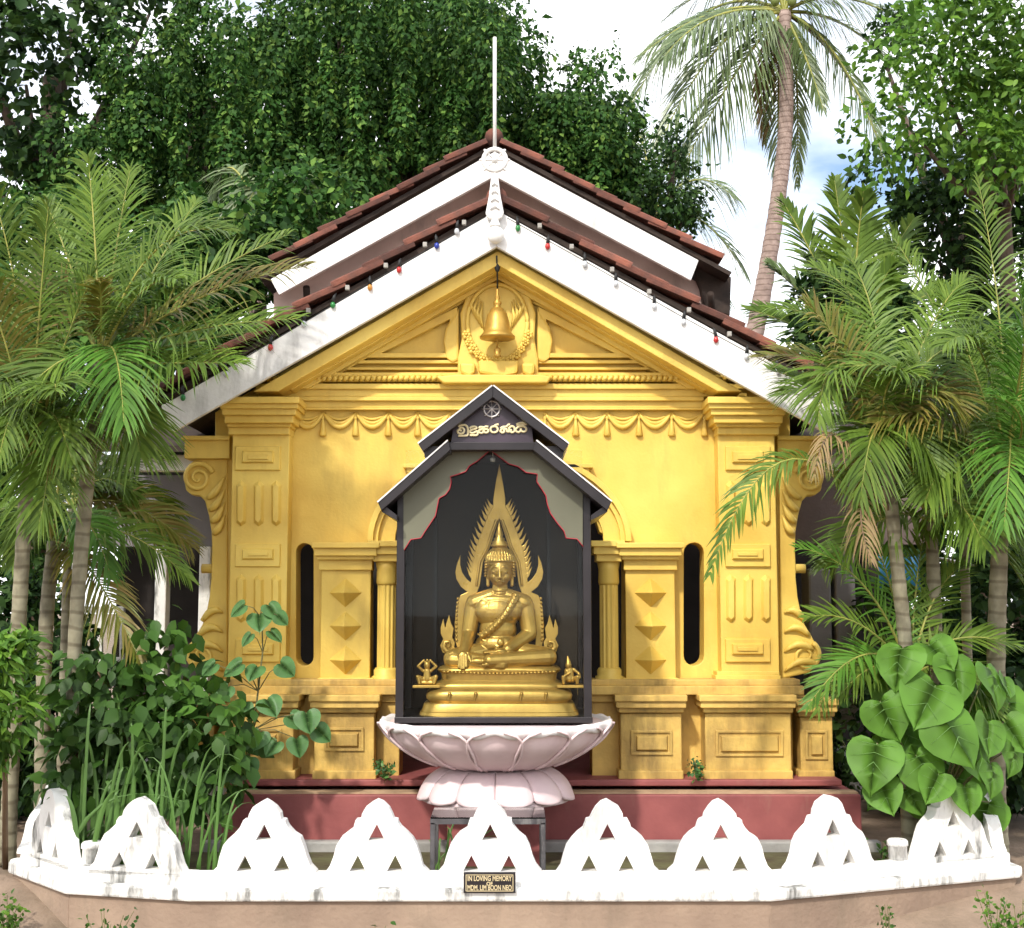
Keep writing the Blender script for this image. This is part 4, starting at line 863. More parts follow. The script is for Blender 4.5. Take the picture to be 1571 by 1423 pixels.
# ------------------------------------------------------------------ vegetation helpers
def unit(a): return a / np.maximum(np.linalg.norm(a, axis=-1, keepdims=True), 1e-9)
def frond_mesh(p0, p1, p2, n=38, L=.40, wid=.0085, droop=.42, lift=.30, bare=.14, hint=(0, -.55, .8), rr=.012, mats=None, splay=1.0, messy=.11, sag=.03):
    p0, p1, p2 = (np.array(p, float) for p in (p0, p1, p2))
    t = np.linspace(bare, 1, n)[:, None]
    P = (1 - t) ** 2 * p0 + 2 * t * (1 - t) * p1 + t * t * p2; T = unit(2 * (1 - t) * (p1 - p0) + 2 * t * (p2 - p1)); P[:, 2] -= sag * t[:, 0] ** 3 * np.linalg.norm(p2 - p0)
    Sd = unit(np.cross(T, np.array(hint, float))); N = np.cross(Sd, T)
    V = []; F = []; off = 0
    f = np.array([0, .25, .5, .75, 1.]); hw = np.array([.45, 1, .9, .6, .06])
    tt = (t[:, 0] - bare) / (1 - bare)
    for s in (-1, 1):
        a = np.radians(28 + 38 * tt) + RNG.normal(0, messy, n)
        ln = L * (np.sin(np.pi * (.16 + .78 * tt)) ** .8) * RNG.uniform(.88, 1.08, n)
        D = unit(Sd * s * np.cos(a)[:, None] * splay + T * np.sin(a)[:, None] + N * (lift + RNG.normal(0, messy, n))[:, None])
        dr = droop * RNG.uniform(.7, 1.3, n)
        pts = P[:, None, :] + D[:, None, :] * (ln[:, None] * f)[:, :, None]
        pts[:, :, 2] -= (dr * ln)[:, None] * f ** 2
        Wd = unit(np.cross(D, N) + .35 * N * s)[:, None, :] * (wid * hw)[None, :, None] * RNG.uniform(.85, 1.15, n)[:, None, None]
        v = np.stack([pts - Wd, pts + Wd], 2).reshape(-1, 3)
        b = (np.arange(n) * 10)[:, None] + (np.arange(4) * 2)[None, :]
        q = np.stack([b, b + 1, b + 3, b + 2], -1).reshape(-1, 4) + off
        V.append(v); F.append(q); off += len(v)
    nl = sum(len(q) for q in F)
    m = 14; t = np.linspace(0, 1, m)[:, None]; P = (1 - t) ** 2 * p0 + 2 * t * (1 - t) * p1 + t * t * p2; T = unit(2 * (1 - t) * (p1 - p0) + 2 * t * (p2 - p1)); P[:, 2] -= sag * t[:, 0] ** 3 * np.linalg.norm(p2 - p0)
    Sd = unit(np.cross(T, np.array(hint, float))); N = np.cross(Sd, T); r = rr * (1 - .85 * t)
    ang = np.arange(5) * 2 * np.pi / 5
    v = (P[:, None] + (Sd[:, None] * np.cos(ang)[None, :, None] + N[:, None] * np.sin(ang)[None, :, None]) * r[:, None]).reshape(-1, 3)
    i = np.arange(m - 1)[:, None] * 5; k = np.arange(5)[None, :]
    q = np.stack([i + k, i + (k + 1) % 5, i + 5 + (k + 1) % 5, i + 5 + k], -1).reshape(-1, 4) + off
    V.append(v); F.append(q); F = np.concatenate(F)
    me = mesh_np('frond', np.concatenate(V), F)
    for mm in mats: me.materials.append(mm)
    mi = np.zeros(len(F), dtype=np.int32); mi[nl:] = 1; me.polygons.foreach_set('material_index', mi)
    return me
def trunk(name, pts, rad, m, parent, rings=0):
    q = MB(); P = [Vector(p) for p in pts]; pp = []; rr_ = []
    N_ = 6 * (len(P) - 1) if not rings else rings
    for i in range(N_ + 1):
        t = i / N_ * (len(P) - 1); k = min(int(t), len(P) - 2); f = t - k
        p0, p1, p2, p3 = P[max(k - 1, 0)], P[k], P[k + 1], P[min(k + 2, len(P) - 1)]
        pp.append(.5 * (2 * p1 + (p2 - p0) * f + (2 * p0 - 5 * p1 + 4 * p2 - p3) * f * f + (3 * p1 - p0 - 3 * p2 + p3) * f ** 3))
        r = rad[k] + (rad[k + 1] - rad[k]) * f; rr_.append(r * (1.07 if rings and i % 2 else 1.0))
    q.tube(pp, rr_, 10); return q.build(name, M[m], parent, None)
def palm(name, label, group, tr, rad, fr, m='areca', rings=40, L=.40, n=50, cat='palm', kw={}):
    b0 = W(*tr[0]); b0.z = 0; root = thing(name, label, cat, b0, group)
    trunk('trunk', [b0] + [W(*p) for p in tr], [rad[0] * 1.15] + list(rad), m, root, rings)
    top = tr[-1]
    for a in fr:
        (mx_, my), (tx, ty), dz, mt = a[:4]; base = a[4] if len(a) > 4 else top
        k = dict(L=L, n=n); k.update(kw); k.update(a[5] if len(a) > 5 else {})
        d0 = base[2]; me = frond_mesh(W(*base), W(mx_, my, d0 + dz * .5), W(tx, ty, d0 + dz), mats=(M[mt], M['rachis' if mt != 'palmb' else 'twig']), **k)
        put('frond', me, None, root)
    return root
def fill(root, top, m, n_, R_, L, seed, zlo=-.4):
    r = random.Random(seed); b = W(*top)
    for k in range(n_):
        a = r.uniform(0, 2 * math.pi); el = r.uniform(zlo, 1.2); h = Vector((math.cos(a), math.sin(a) * .6, 0)); ln = R_ * r.uniform(.7, 1.1)
        p1_ = b + h * ln * .4 * math.cos(el) + Vector((0, 0, ln * (.35 + .45 * math.sin(el)))); p2_ = b + h * ln * (.55 + .4 * math.cos(el)) + Vector((0, 0, ln * (.65 * math.sin(el) - .05)))
        put('frond', frond_mesh(b, p1_, p2_, n=50, L=L, hint=(r.uniform(-.5, .5), -.55, .8), mats=(M[m if r.random() > .15 else 'palmy'], M['rachis'])), None, root)
def scatter(name, tv, tf, pos, dirs, nrm, size, m, parent=None):
    """copies of one small leaf template: tv (k,3) with x across, y along, z up"""
    pos, dirs, nrm = (np.asarray(a, float) for a in (pos, dirs, nrm)); size = np.asarray(size)[:, None, None]
    Y = unit(dirs); X = unit(np.cross(Y, nrm)); Z = np.cross(X, Y)
    v = pos[:, None] + size * (tv[None, :, 0:1] * X[:, None] + tv[None, :, 1:2] * Y[:, None] + tv[None, :, 2:3] * Z[:, None])
    f = (np.arange(len(pos)) * len(tv))[:, None, None] + tf[None]
    me = mesh_np(name, v.reshape(-1, 3), f.reshape(-1, tf.shape[1])); return put(name, me, m, parent)
T4 = (np.array([(0, 0, 0), (.34, .45, .07), (0, 1, -.1), (-.34, .45, .07)], float), np.array([(0, 1, 2, 3)]))
T8 = (np.array([(0, 0, 0), (.27, .25, .05), (.31, .55, .05), (0, 1, -.12), (-.31, .55, .05), (-.27, .25, .05), (0, .28, -.01), (0, .6, -.02)], float), np.array([(0, 1, 2, 6), (6, 2, 3, 7), (0, 6, 4, 5), (6, 7, 3, 4)]))
def cloud(lobes, nclump, per, cr_, shell=.75, down=.6, seed=0, lump=False):
    r = np.random.default_rng(seed); pos = []; nr = []
    wts = np.array([l[3] * l[4] for l in lobes], float); cnt = (nclump * wts / wts.sum()).astype(int) + 1
    for l, c in zip(lobes, cnt):
        px, py, d, rx, ry, rd = l; o = np.array(W(px, py, d)); s = d / 2000; R_ = np.array([rx * s, rd, ry * s])
        u = unit(r.normal(size=(c, 3))); u[:, 1] = np.where(r.uniform(size=c) < .7, -np.abs(u[:, 1]), u[:, 1])
        cc = o + u * R_ * (shell + (1.02 - shell) * r.uniform(size=(c, 1)) ** .5)
        if lump:
            w = unit(r.normal(size=(c, per, 3)) + u[:, None] * .7 + np.array([0, -.25, .15])); rs = cr_ * r.uniform(.45, 1.3, (c, 1, 1))
            p = cc[:, None] + w * rs * r.uniform(.72, 1.05, (c, per, 1)) * np.array([1, 1, 1.15]) * (1 + .25 * np.sin(w[:, :, :1] * 7 + cc[:, None, 2:] * 9))
            pos.append(p.reshape(-1, 3)); nr.append(w.reshape(-1, 3)); continue
        p = cc[:, None] + r.normal(size=(c, per, 3)) * (cr_ * r.uniform(.5, 1.3, (c, 1, 1))) * np.array([1, 1, .8])
        pos.append(p.reshape(-1, 3)); nr.append(np.repeat(u, per, 0))
    pos = np.concatenate(pos); nr = np.concatenate(nr)
    k = len(pos); dirs = nr * .5 + r.normal(size=(k, 3)) * .55 + np.array([0, 0, -down]); nn = nr * .8 + r.normal(size=(k, 3)) * .55 + np.array([0, -.15, .45])
    return pos, dirs, nn, r
def tree(name, label, cat, lobes, nclump, per, cr_, leaf, m, tr, trad, seed, shell=.7, down=.6, strands=(), group=None, tmpl=T4, limbs=True, lump=False):
    base = W(*tr[0]); base.z = 0
    root = thing(name, label, cat, base, group)
    pts = [base] + [W(*p) for p in tr]; q = MB(); q.tube(pts, [trad * (1 - .6 * i / len(pts)) for i in range(len(pts))], 10)
    top = pts[-2]
    if limbs:
        for l in lobes: 
            e = W(l[0], l[1], l[2]); mid = top.lerp(e, .5) + Vector((0, 0, -.15)); q.tube([top, mid, e], [trad * .5, trad * .33, trad * .1], 7)
    q.build('trunk', M['bark'], root)
    pos, dirs, nn, r = cloud(lobes, nclump, per, cr_, shell, down, seed, lump)
    if lump and m == 'vine' and strands:                      # sparser leaves deep inside the crown
        a = cloud(lobes, nclump * 3, 40, .15, .25, down, seed + 90); a[0][:, 1] += 1.0
        scatter('inner_foliage', *tmpl, a[0], a[1], a[2], leaf * 1.9 * a[3].uniform(.6, 1.2, len(a[0])), M[m], root)
    if strands:
        P_ = []; N_ = []
        for (px, y0, y1, d, w_) in strands:
            a, b = np.array(W(px, y0, d)), np.array(W(px + r.uniform(-12, 12), y1, d)); c = int(520 * np.linalg.norm(b - a) * w_)
            t = r.uniform(size=(c, 1)) ** .9; th = r.uniform(0, 2 * np.pi, c); rad = .20 * w_ * (1 + .35 * np.sin(t[:, 0] * 11 + px) + .25 * np.sin(t[:, 0] * 27 + 2 * px)) * r.uniform(.55, 1, c) * (1.15 - .75 * t[:, 0])
            u = np.stack([np.cos(th), np.sin(th), np.zeros(c)], 1); P_.append(a + (b - a) * t + u * rad[:, None]); N_.append(u)
        P_ = np.concatenate(P_); N_ = np.concatenate(N_); k = len(P_)
        pos = np.concatenate([pos, P_]); dirs = np.concatenate([dirs, N_ * .6 + r.normal(size=(k, 3)) * .4 + [0, 0, -.8]]); nn = np.concatenate([nn, N_ + r.normal(size=(k, 3)) * .4 + [0, -.2, .4]])
    scatter('crown', *tmpl, pos, dirs, nn, leaf * r.uniform(.5, 1.35, len(pos)), M[m], root)
    return root

# ------------------------------------------------------------------ big trees behind
VG = 'trees draped in climbing vine behind the roof'
tree('tall_tree', 'tall dark leafed tree with sky gaps at the far left edge', 'tree', [(40, 130, 17, 100, 110, 1.2), (110, 40, 17.5, 110, 90, 1.2), (-40, 20, 17, 110, 110, 1.2), (90, 250, 17, 80, 70, 1), (0, 300, 16.5, 90, 80, 1), (230, 20, 18, 60, 80, 1)], 135, 34, .17, .15, 'dleaf', [(60, 700, 17), (70, 320, 17), (80, 120, 17)], .22, 1, .5, .35, tmpl=T8)
tree('vine_covered_tree', 'broad tree buried in hanging vine, left of the gable above the palms', 'tree', [(270, 190, 17.5, 120, 110, 1.4), (370, 70, 18, 110, 130, 1.5), (180, 280, 17, 100, 90, 1.2), (340, 290, 17.5, 140, 100, 1.3), (230, 380, 17, 170, 90, 1.2)], 45, 260, .42, .085, 'vine', [(300, 700, 18), (300, 350, 18), (310, 150, 18)], .35, 2, .62, .9,
     [(x, 40 + 50 * math.sin(x), 300 + 60 * math.sin(x * 3), 16.4 + .9 * math.sin(x * 1.3), 1.0 + .3 * math.sin(x)) for x in (170, 196, 222, 247, 275, 300, 326, 352, 378, 404, 430)], VG, lump=True)
tree('vine_covered_tree', 'towering tree curtained with long vine strands directly behind the roof peak', 'tree', [(520, 60, 18, 130, 150, 1.5), (640, 80, 18, 150, 140, 1.6), (720, 50, 18, 80, 110, 1.4), (560, 220, 17.5, 150, 120, 1.4), (700, 210, 17.5, 130, 110, 1.4), (775, 150, 17.8, 50, 90, 1.2), (460, 300, 17, 130, 100, 1.2), (560, 330, 17, 120, 80, 1.1), (450, 120, 18.2, 110, 150, 1.4)], 75, 260, .42, .085, 'vine', [(610, 700, 18.5), (610, 350, 18.5), (620, 120, 18.5)], .4, 3, .62, .9,
     [(x, -30 + 40 * math.sin(x * 2), 290 + 70 * math.sin(x * 1.7), 16.4 + .95 * math.sin(x * 1.1), 1.1 + .4 * math.sin(x * 2)) for x in range(452, 800, 25)], VG, lump=True)
tree('vine_covered_tree', 'smaller round headed vine covered tree right of the roof peak', 'tree', [(900, 160, 17, 45, 45, .9), (880, 220, 17, 75, 60, 1.1), (925, 260, 17, 50, 80, 1), (830, 220, 17.2, 45, 60, 1), (960, 340, 17, 45, 50, .8), (890, 320, 17, 100, 80, 1)], 50, 210, .32, .08, 'vine', [(905, 600, 17.4), (905, 360, 17.4), (905, 220, 17.4)], .25, 4, .6, .9,
     [(x, 150, 330, 16.1 + .3 * math.sin(x), 1.0) for x in (838, 858, 880, 900, 922, 944, 962)], VG, lump=True)
tree('slender_tree', 'thin open crowned tree between the vine tree and the coconut palm', 'tree', [(1035, 235, 16, 28, 45, .4), (1015, 310, 16, 50, 45, .6), (1050, 320, 16, 26, 40, .4)], 90, 26, .11, .075, 'dleaf', [(1020, 600, 16), (1022, 400, 16), (1033, 230, 16)], .07, 5, .3, .5)
tree('broadleaf_tree', 'tree with glossy bright green leaves at the top right corner', 'tree', [(1440, 110, 13, 95, 95, 1.0), (1530, 60, 13, 100, 90, 1.0), (1390, 190, 13, 48, 50, .6), (1490, 200, 13, 80, 60, .9), (1580, 190, 12.6, 70, 80, .8), (1560, 240, 12.4, 50, 40, .5)], 70, 95, .34, .105, 'bleaf', [(1560, 700, 13.6), (1540, 330, 13.6), (1500, 170, 13.4)], .11, 6, .6, .3, tmpl=(T8[0] * np.array([.8, 1, 1]), T8[1]), lump=True)
tree('shaded_tree', 'dark tree below the bright leaves at the right, behind palm fronds', 'tree', [(1430, 290, 15, 90, 50, .8), (1500, 330, 15, 110, 80, 1), (1440, 400, 15, 90, 70, .9), (1560, 250, 14.6, 70, 80, .8), (1360, 100, 16, 30, 40, .5), (1560, 420, 15, 90, 90, 1)], 70, 120, .36, .10, 'dleaf', [(1500, 800, 15.4), (1490, 450, 15.4), (1480, 330, 15.4)], .2, 7, .5, .5, lump=True)
for i, (lb, lob, m_, nn_) in enumerate([
    ('dense green thicket behind the left palm trunks', [(60, 560, 12.5, 130, 120, .9), (200, 520, 12.5, 110, 110, .8), (20, 760, 12, 130, 130, .8), (120, 420, 13.5, 160, 90, 1)], 'vine', 420),
    ('leafy climber rising beside the left end of the tiled roof', [(350, 400, 12.2, 90, 60, .6), (470, 345, 13, 75, 45, .6), (300, 480, 12, 80, 70, .6), (270, 600, 11.6, 70, 60, .4)], 'vine', 300),
    ('dark thicket behind the right palm stems', [(1400, 620, 13, 130, 130, .9), (1530, 600, 12.5, 110, 140, .9), (1290, 520, 13.5, 110, 80, .8), (1480, 780, 12.5, 130, 120, .8)], 'dleaf', 420),
    ('shadowy undergrowth at the right edge behind the heart leaved plant', [(1440, 980, 11, 110, 90, .6), (1560, 960, 10.8, 90, 120, .6), (1400, 1120, 10.5, 90, 80, .5), (1540, 1150, 10, 90, 90, .5)], 'dleaf', 320),
    ('shadowy undergrowth at the left edge behind the palm stems', [(30, 1000, 11, 100, 110, .6), (110, 1130, 10.4, 90, 90, .5), (0, 1180, 10, 90, 90, .5)], 'dleaf', 260)]):
    l0 = lob[0]; tree('thicket', lb, 'thicket', lob, nn_ // 5, 170, .30, .095, m_, [(l0[0] + 10, min(l0[1] + 120, 1150), l0[2]), (l0[0], l0[1] + 20, l0[2])], .06, 20 + i, .45, .5, group='thickets round the porch', tmpl=T8, lump=True)

# ------------------------------------------------------------------ palms
CK = dict(sag=.10, wid=.016, lift=.10, droop=.8, bare=.10, rr=.035, splay=1.0)
cz = 20.0; ct = (1203, 18, cz)
palm('coconut_palm', 'tall curved coconut palm against the sky right of the roof', None, [(1130, 620, cz), (1160, 500, cz), (1190, 330, cz), (1206, 180, cz), (1203, 18, cz)], [.17, .14, .122, .11, .11],
     [((1110, -10), (985, 60), -.4, 'coconut'), ((1110, 20), (1010, 190), -1.0, 'coconut'), ((1080, -50), (960, 150), .6, 'coconut'), ((1140, 80), (1040, 240), -.6, 'coconut'), ((1165, 70), (1172, 200), .6, 'palmb', ct, dict(L=.35)), ((1190, 100), (1195, 300), .7, 'coconut', ct, dict(L=.40)), ((1230, 90), (1222, 260), .8, 'coconut', ct, dict(L=.35)),
      ((1290, 50), (1358, 225), -.3, 'coconut', ct, dict(L=.55)), ((1290, 70), (1345, 190), .8, 'palmb', ct, dict(L=.45)), ((1240, 90), (1262, 150), -.4, 'coconut', ct, dict(L=.35)), ((1300, 10), (1390, 110), .2, 'coconut'), ((1290, -40), (1420, 40), -.5, 'coconut'), ((1240, -80), (1330, -60), 0, 'coconut'), ((1180, -90), (1120, -110), 0, 'coconut'), ((1130, -60), (1020, 10), 1, 'coconut'), ((1210, -120), (1215, -210), .4, 'coconut'), ((1095, 0), (1020, 60), -1.2, 'coconut')],
     'coco', 64, .85, 60, 'palm', CK)
r_ = [o for o in bpy.data.objects if o.name == 'coconut_palm'][0]
for dx, dy in ((-14, 8), (12, 9), (22, -2)):
    q = MB(); q.ell(W(1203 + dx, -8 + dy, cz - .15), (.075, .075, .10), None, 8); q.build('coconut', M['nut'], r_)
CK2 = dict(wid=.024, lift=.2, droop=.30, bare=.12, rr=.025)
cy = (1305, 560, 13.5)
palm('young_coconut_palm', 'young coconut palm with upright dark fronds behind the right palms', None, [(1310, 900, 13.5), (1308, 740, 13.5), (1305, 560, 13.5)], [.14, .12, .10],
     [((1300, 400), (1280, 268), .2, 'palm'), ((1310, 400), (1325, 285), -.3, 'palm'), ((1270, 420), (1200, 300), .3, 'palm'), ((1260, 470), (1180, 400), -.4, 'coconut'), ((1340, 430), (1400, 330), .2, 'palm'), ((1240, 500), (1150, 470), .1, 'palm'), ((1350, 480), (1440, 440), -.2, 'palm'), ((1290, 470), (1235, 390), -.6, 'coconut'), ((1330, 470), (1370, 400), -.5, 'palm')], 'coco', 24, .52, 46, 'palm', CK2)
fa = (1000, 330, 24)
palm('distant_coconut_palm', 'distant coconut palm whose fronds arch out beside the roof end', None, [(990, 700, 24), (995, 500, 24), (1000, 330, 24)], [.2, .18, .15], [((1060, 240), (1125, 290), -.3, 'coconut'), ((1070, 300), (1140, 400), .3, 'coconut'), ((1040, 380), (1110, 440), 0, 'coconut'), ((990, 190), (975, 200), .3, 'coconut'), ((960, 280), (930, 320), .3, 'coconut'), ((1020, 230), (1060, 210), .4, 'coconut')], 'coco', 24, .85, 46, 'palm', CK)
fb = (400, 330, 13)
palm('background_palm', 'pale drooping palm fronds among the vines left of the roof', None, [(392, 700, 13.2), (395, 500, 13.2), (400, 330, 13.2)], [.10, .09, .08], [((425, 250), (470, 275), -.3, 'coconut'), ((400, 250), (375, 330), -.3, 'coconut'), ((430, 270), (455, 320), -.2, 'coconut'), ((350, 210), (335, 285), .2, 'coconut'), ((380, 280), (350, 360), .2, 'coconut')], 'coco', 24, .42, 40, 'palm', dict(wid=.016, lift=.1, droop=.7, bare=.1, rr=.018))
AG = 'clumping palms left of the porch'; BG = 'clumping palms right of the porch'
pt = (152, 555, 8.2)
palm('clumping_palm', 'clumping palm with tall grey stem and biggest fronds arching over the left roof edge', AG, [(108, 1210, 8.3), (112, 1040, 8.3), (124, 850, 8.25), (138, 690, 8.2), (152, 555, 8.2)], [.045, .043, .046, .046, .036],
     [((215, 330), (345, 345), -.35, 'palm'), ((290, 440), (468, 398), -.15, 'palmy'), ((280, 430), (440, 350), .35, 'palm'), ((260, 500), (455, 478), -.45, 'palm'), ((250, 560), (365, 548), -.5, 'palm'), ((150, 380), (135, 232), .1, 'palm'), ((180, 360), (200, 250), .4, 'palm'), ((110, 400), (70, 300), .3, 'palm'), ((200, 610), (215, 690), -.1, 'palm'),
      ((240, 410), (300, 300), .5, 'palm'), ((100, 520), (20, 620), -.4, 'palm'), ((180, 480), (190, 640), -.6, 'palmg'), ((160, 430), (148, 425), -.5, 'palmy', pt, dict(L=.2)), ((300, 520), (400, 500), .5, 'palm'), ((210, 420), (270, 420), -.7, 'palm')], L=.44)
p1 = (45, 700, 8.3)
palm('clumping_palm', 'clumping palm with pale ringed stem nearest the left edge', AG, [(14, 1240, 8.4), (20, 1130, 8.4), (30, 930, 8.35), (38, 790, 8.3), (45, 700, 8.3)], [.05, .048, .047, .045, .034],
     [((60, 480), (75, 300), -.3, 'palm'), ((40, 430), (-20, 260), -.2, 'palm'), ((20, 520), (-40, 400), -.4, 'palmy'), ((90, 560), (85, 590), -1.0, 'palm'), ((110, 480), (150, 400), -.3, 'palm'), ((120, 600), (200, 600), -.4, 'palm'), ((10, 600), (-60, 720), -.3, 'palm'), ((100, 700), (200, 640), -.2, 'palmy'), ((30, 560), (0, 690), -.7, 'palm'), ((70, 560), (110, 700), -.6, 'palm'), ((100, 420), (170, 260), .2, 'palm'), ((50, 520), (10, 470), .5, 'palm'), ((95, 640), (60, 800), -.5, 'palm')], L=.44)
palm('clumping_palm', 'shaded palm stem with low fronds reaching toward the left veranda', AG, [(64, 1240, 8.8), (66, 1080, 8.8), (72, 940, 8.8), (82, 830, 8.8)], [.05, .05, .048, .04],
     [((130, 740), (170, 880), -.3, 'palmg'), ((170, 770), (290, 880), -.2, 'palm'), ((130, 830), (215, 1005), -.5, 'palmy'), ((60, 720), (20, 860), -.3, 'palm'), ((150, 750), (260, 830), .3, 'palm'), ((90, 700), (110, 620), .1, 'palm'), ((40, 740), (-30, 800), .2, 'palm')], L=.30, kw=dict(droop=.5))
palm('clumping_palm', 'thin pale palm stem beside the left veranda post', AG, [(92, 1240, 9.2), (98, 1050, 9.2), (103, 880, 9.2), (110, 780, 9.2)], [.034, .032, .03, .025], [((150, 700), (210, 760), .0, 'palm'), ((70, 690), (30, 740), .1, 'palm'), ((120, 650), (160, 600), .3, 'palm'), ((180, 690), (260, 700), .4, 'palm')], L=.28)
pr = (1540, 720, 8.4)
palm('clumping_palm', 'stout pale palm stem at the right edge with fresh bright fronds', BG, [(1527, 1190, 8.5), (1528, 1020, 8.5), (1532, 880, 8.45), (1540, 720, 8.4)], [.062, .058, .055, .036],
     [((1550, 520), (1500, 262), .3, 'palm'), ((1590, 560), (1560, 420), -.4, 'palmg'), ((1600, 640), (1530, 600), -.8, 'palmg'), ((1480, 540), (1370, 350), .3, 'palm'), ((1470, 520), (1265, 560), -.4, 'palm', (1500, 740, 8.4), dict(droop=.55)), ((1450, 600), (1345, 640), -.3, 'palmy'), ((1500, 560), (1440, 430), .1, 'palm'), ((1640, 600), (1700, 700), -.2, 'palm'), ((1560, 600), (1540, 800), -.8, 'palmg'), ((1590, 480), (1620, 330), .2, 'palm'), ((1470, 640), (1420, 760), -.4, 'palm'), ((1580, 500), (1571, 500), -.9, 'palmg'), ((1520, 470), (1450, 520), -.5, 'palm')], L=.44)
p2 = (1372, 800, 8.3)
palm('clumping_palm', 'ringed palm stem nearest the porch with a frond arching over the right pillar', BG, [(1392, 1180, 8.35), (1390, 1010, 8.35), (1378, 880, 8.3), (1366, 760, 8.3), (1360, 690, 8.3)], [.046, .044, .044, .042, .03],
     [((1195, 575), (1090, 868), -.45, 'palm', (1340, 805, 8.3), dict(droop=.5, L=.25, wid=.009)), ((1300, 520), (1235, 455), -.2, 'palmy'), ((1270, 470), (1255, 640), -.3, 'palm'), ((1270, 580), (1250, 720), -.5, 'palmb', p2, dict(L=.18, n=26, droop=1.0, wid=.006)), ((1340, 560), (1400, 570), -.4, 'palm'), ((1330, 500), (1290, 480), .2, 'palm'), ((1420, 560), (1470, 620), -.3, 'palmy'), ((1300, 760), (1335, 850), -.6, 'palmb', (1350, 740, 8.25), dict(L=.18, n=24, droop=1.0, wid=.006)), ((1300, 560), (1200, 600), .1, 'palm'), ((1380, 600), (1440, 720), -.3, 'palm'), ((1340, 600), (1320, 760), -.4, 'palm'), ((1290, 600), (1180, 560), .4, 'palm'), ((1320, 470), (1185, 465), -.1, 'palm'), ((1310, 530), (1165, 540), .2, 'palmy'), ((1360, 480), (1300, 380), .3, 'palm'), ((1420, 480), (1480, 420), .2, 'palm'), ((1400, 520), (1500, 520), -.2, 'palm'), ((1350, 430), (1240, 400), .4, 'palm')], L=.38)
palm('clumping_palm', 'forked grey palm stem behind the heart leaved plant', BG, [(1440, 1180, 8.6), (1436, 1020, 8.6), (1432, 880, 8.6), (1428, 800, 8.6)], [.05, .048, .045, .03],
     [((1360, 640), (1280, 640), .1, 'palm'), ((1500, 650), (1540, 600), .3, 'palm'), ((1430, 620), (1410, 480), .3, 'palm'), ((1480, 700), (1520, 780), -.3, 'palm'), ((1380, 700), (1300, 720), .2, 'palm'), ((1460, 640), (1500, 520), .2, 'palm')], L=.38)
palm('clumping_palm', 'slim pale palm stem deep in the right hand clump', BG, [(1486, 1160, 9.2), (1484, 1000, 9.2), (1480, 860, 9.2), (1478, 790, 9.2)], [.036, .034, .032, .025], [((1440, 680), (1390, 640), .2, 'palm'), ((1520, 680), (1560, 660), .1, 'palm'), ((1480, 640), (1490, 540), .3, 'palm'), ((1530, 740), (1570, 830), -.2, 'palm')], L=.30)
palm('clumping_palm', 'low young palm with bright fronds spreading before the right bracket', BG, [(1400, 1190, 8.45), (1400, 1100, 8.45), (1398, 1040, 8.45)], [.03, .03, .025],
     [((1340, 860), (1225, 832), -.2, 'palmg'), ((1370, 880), (1330, 800), .1, 'palmg'), ((1330, 930), (1238, 940), -.3, 'palm'), ((1330, 950), (1240, 1075), -.5, 'palmg'), ((1440, 950), (1560, 985), -.2, 'palm'), ((1300, 960), (1255, 1085), -.1, 'palm'), ((1420, 900), (1480, 860), .2, 'palm'), ((1350, 990), (1290, 1060), -.4, 'palm'), ((1400, 900), (1420, 800), .3, 'palm'), ((1460, 980), (1530, 1090), -.3, 'palm')], L=.27, n=34, kw=dict(droop=.2, lift=.15))

for nm, tp, n_, R_, sd_ in (('clumping_palm', (152, 555, 8.2), 2, 1.0, 1), ('clumping_palm.001', (45, 700, 8.3), 3, 1.2, 2), ('clumping_palm.004', (1540, 720, 8.4), 3, 1.2, 3), ('clumping_palm.005', (1360, 690, 8.3), 1, .75, 4), ('clumping_palm.006', (1428, 800, 8.6), 7, 1.15, 5), ('clumping_palm.007', (1478, 790, 9.2), 7, 1.3, 6), ('clumping_palm.003', (110, 780, 9.2), 6, .9, 7)):
    fill(bpy.data.objects[nm], tp, 'palm', n_, R_, .40, sd_, .25 if sd_ == 1 else -.4)
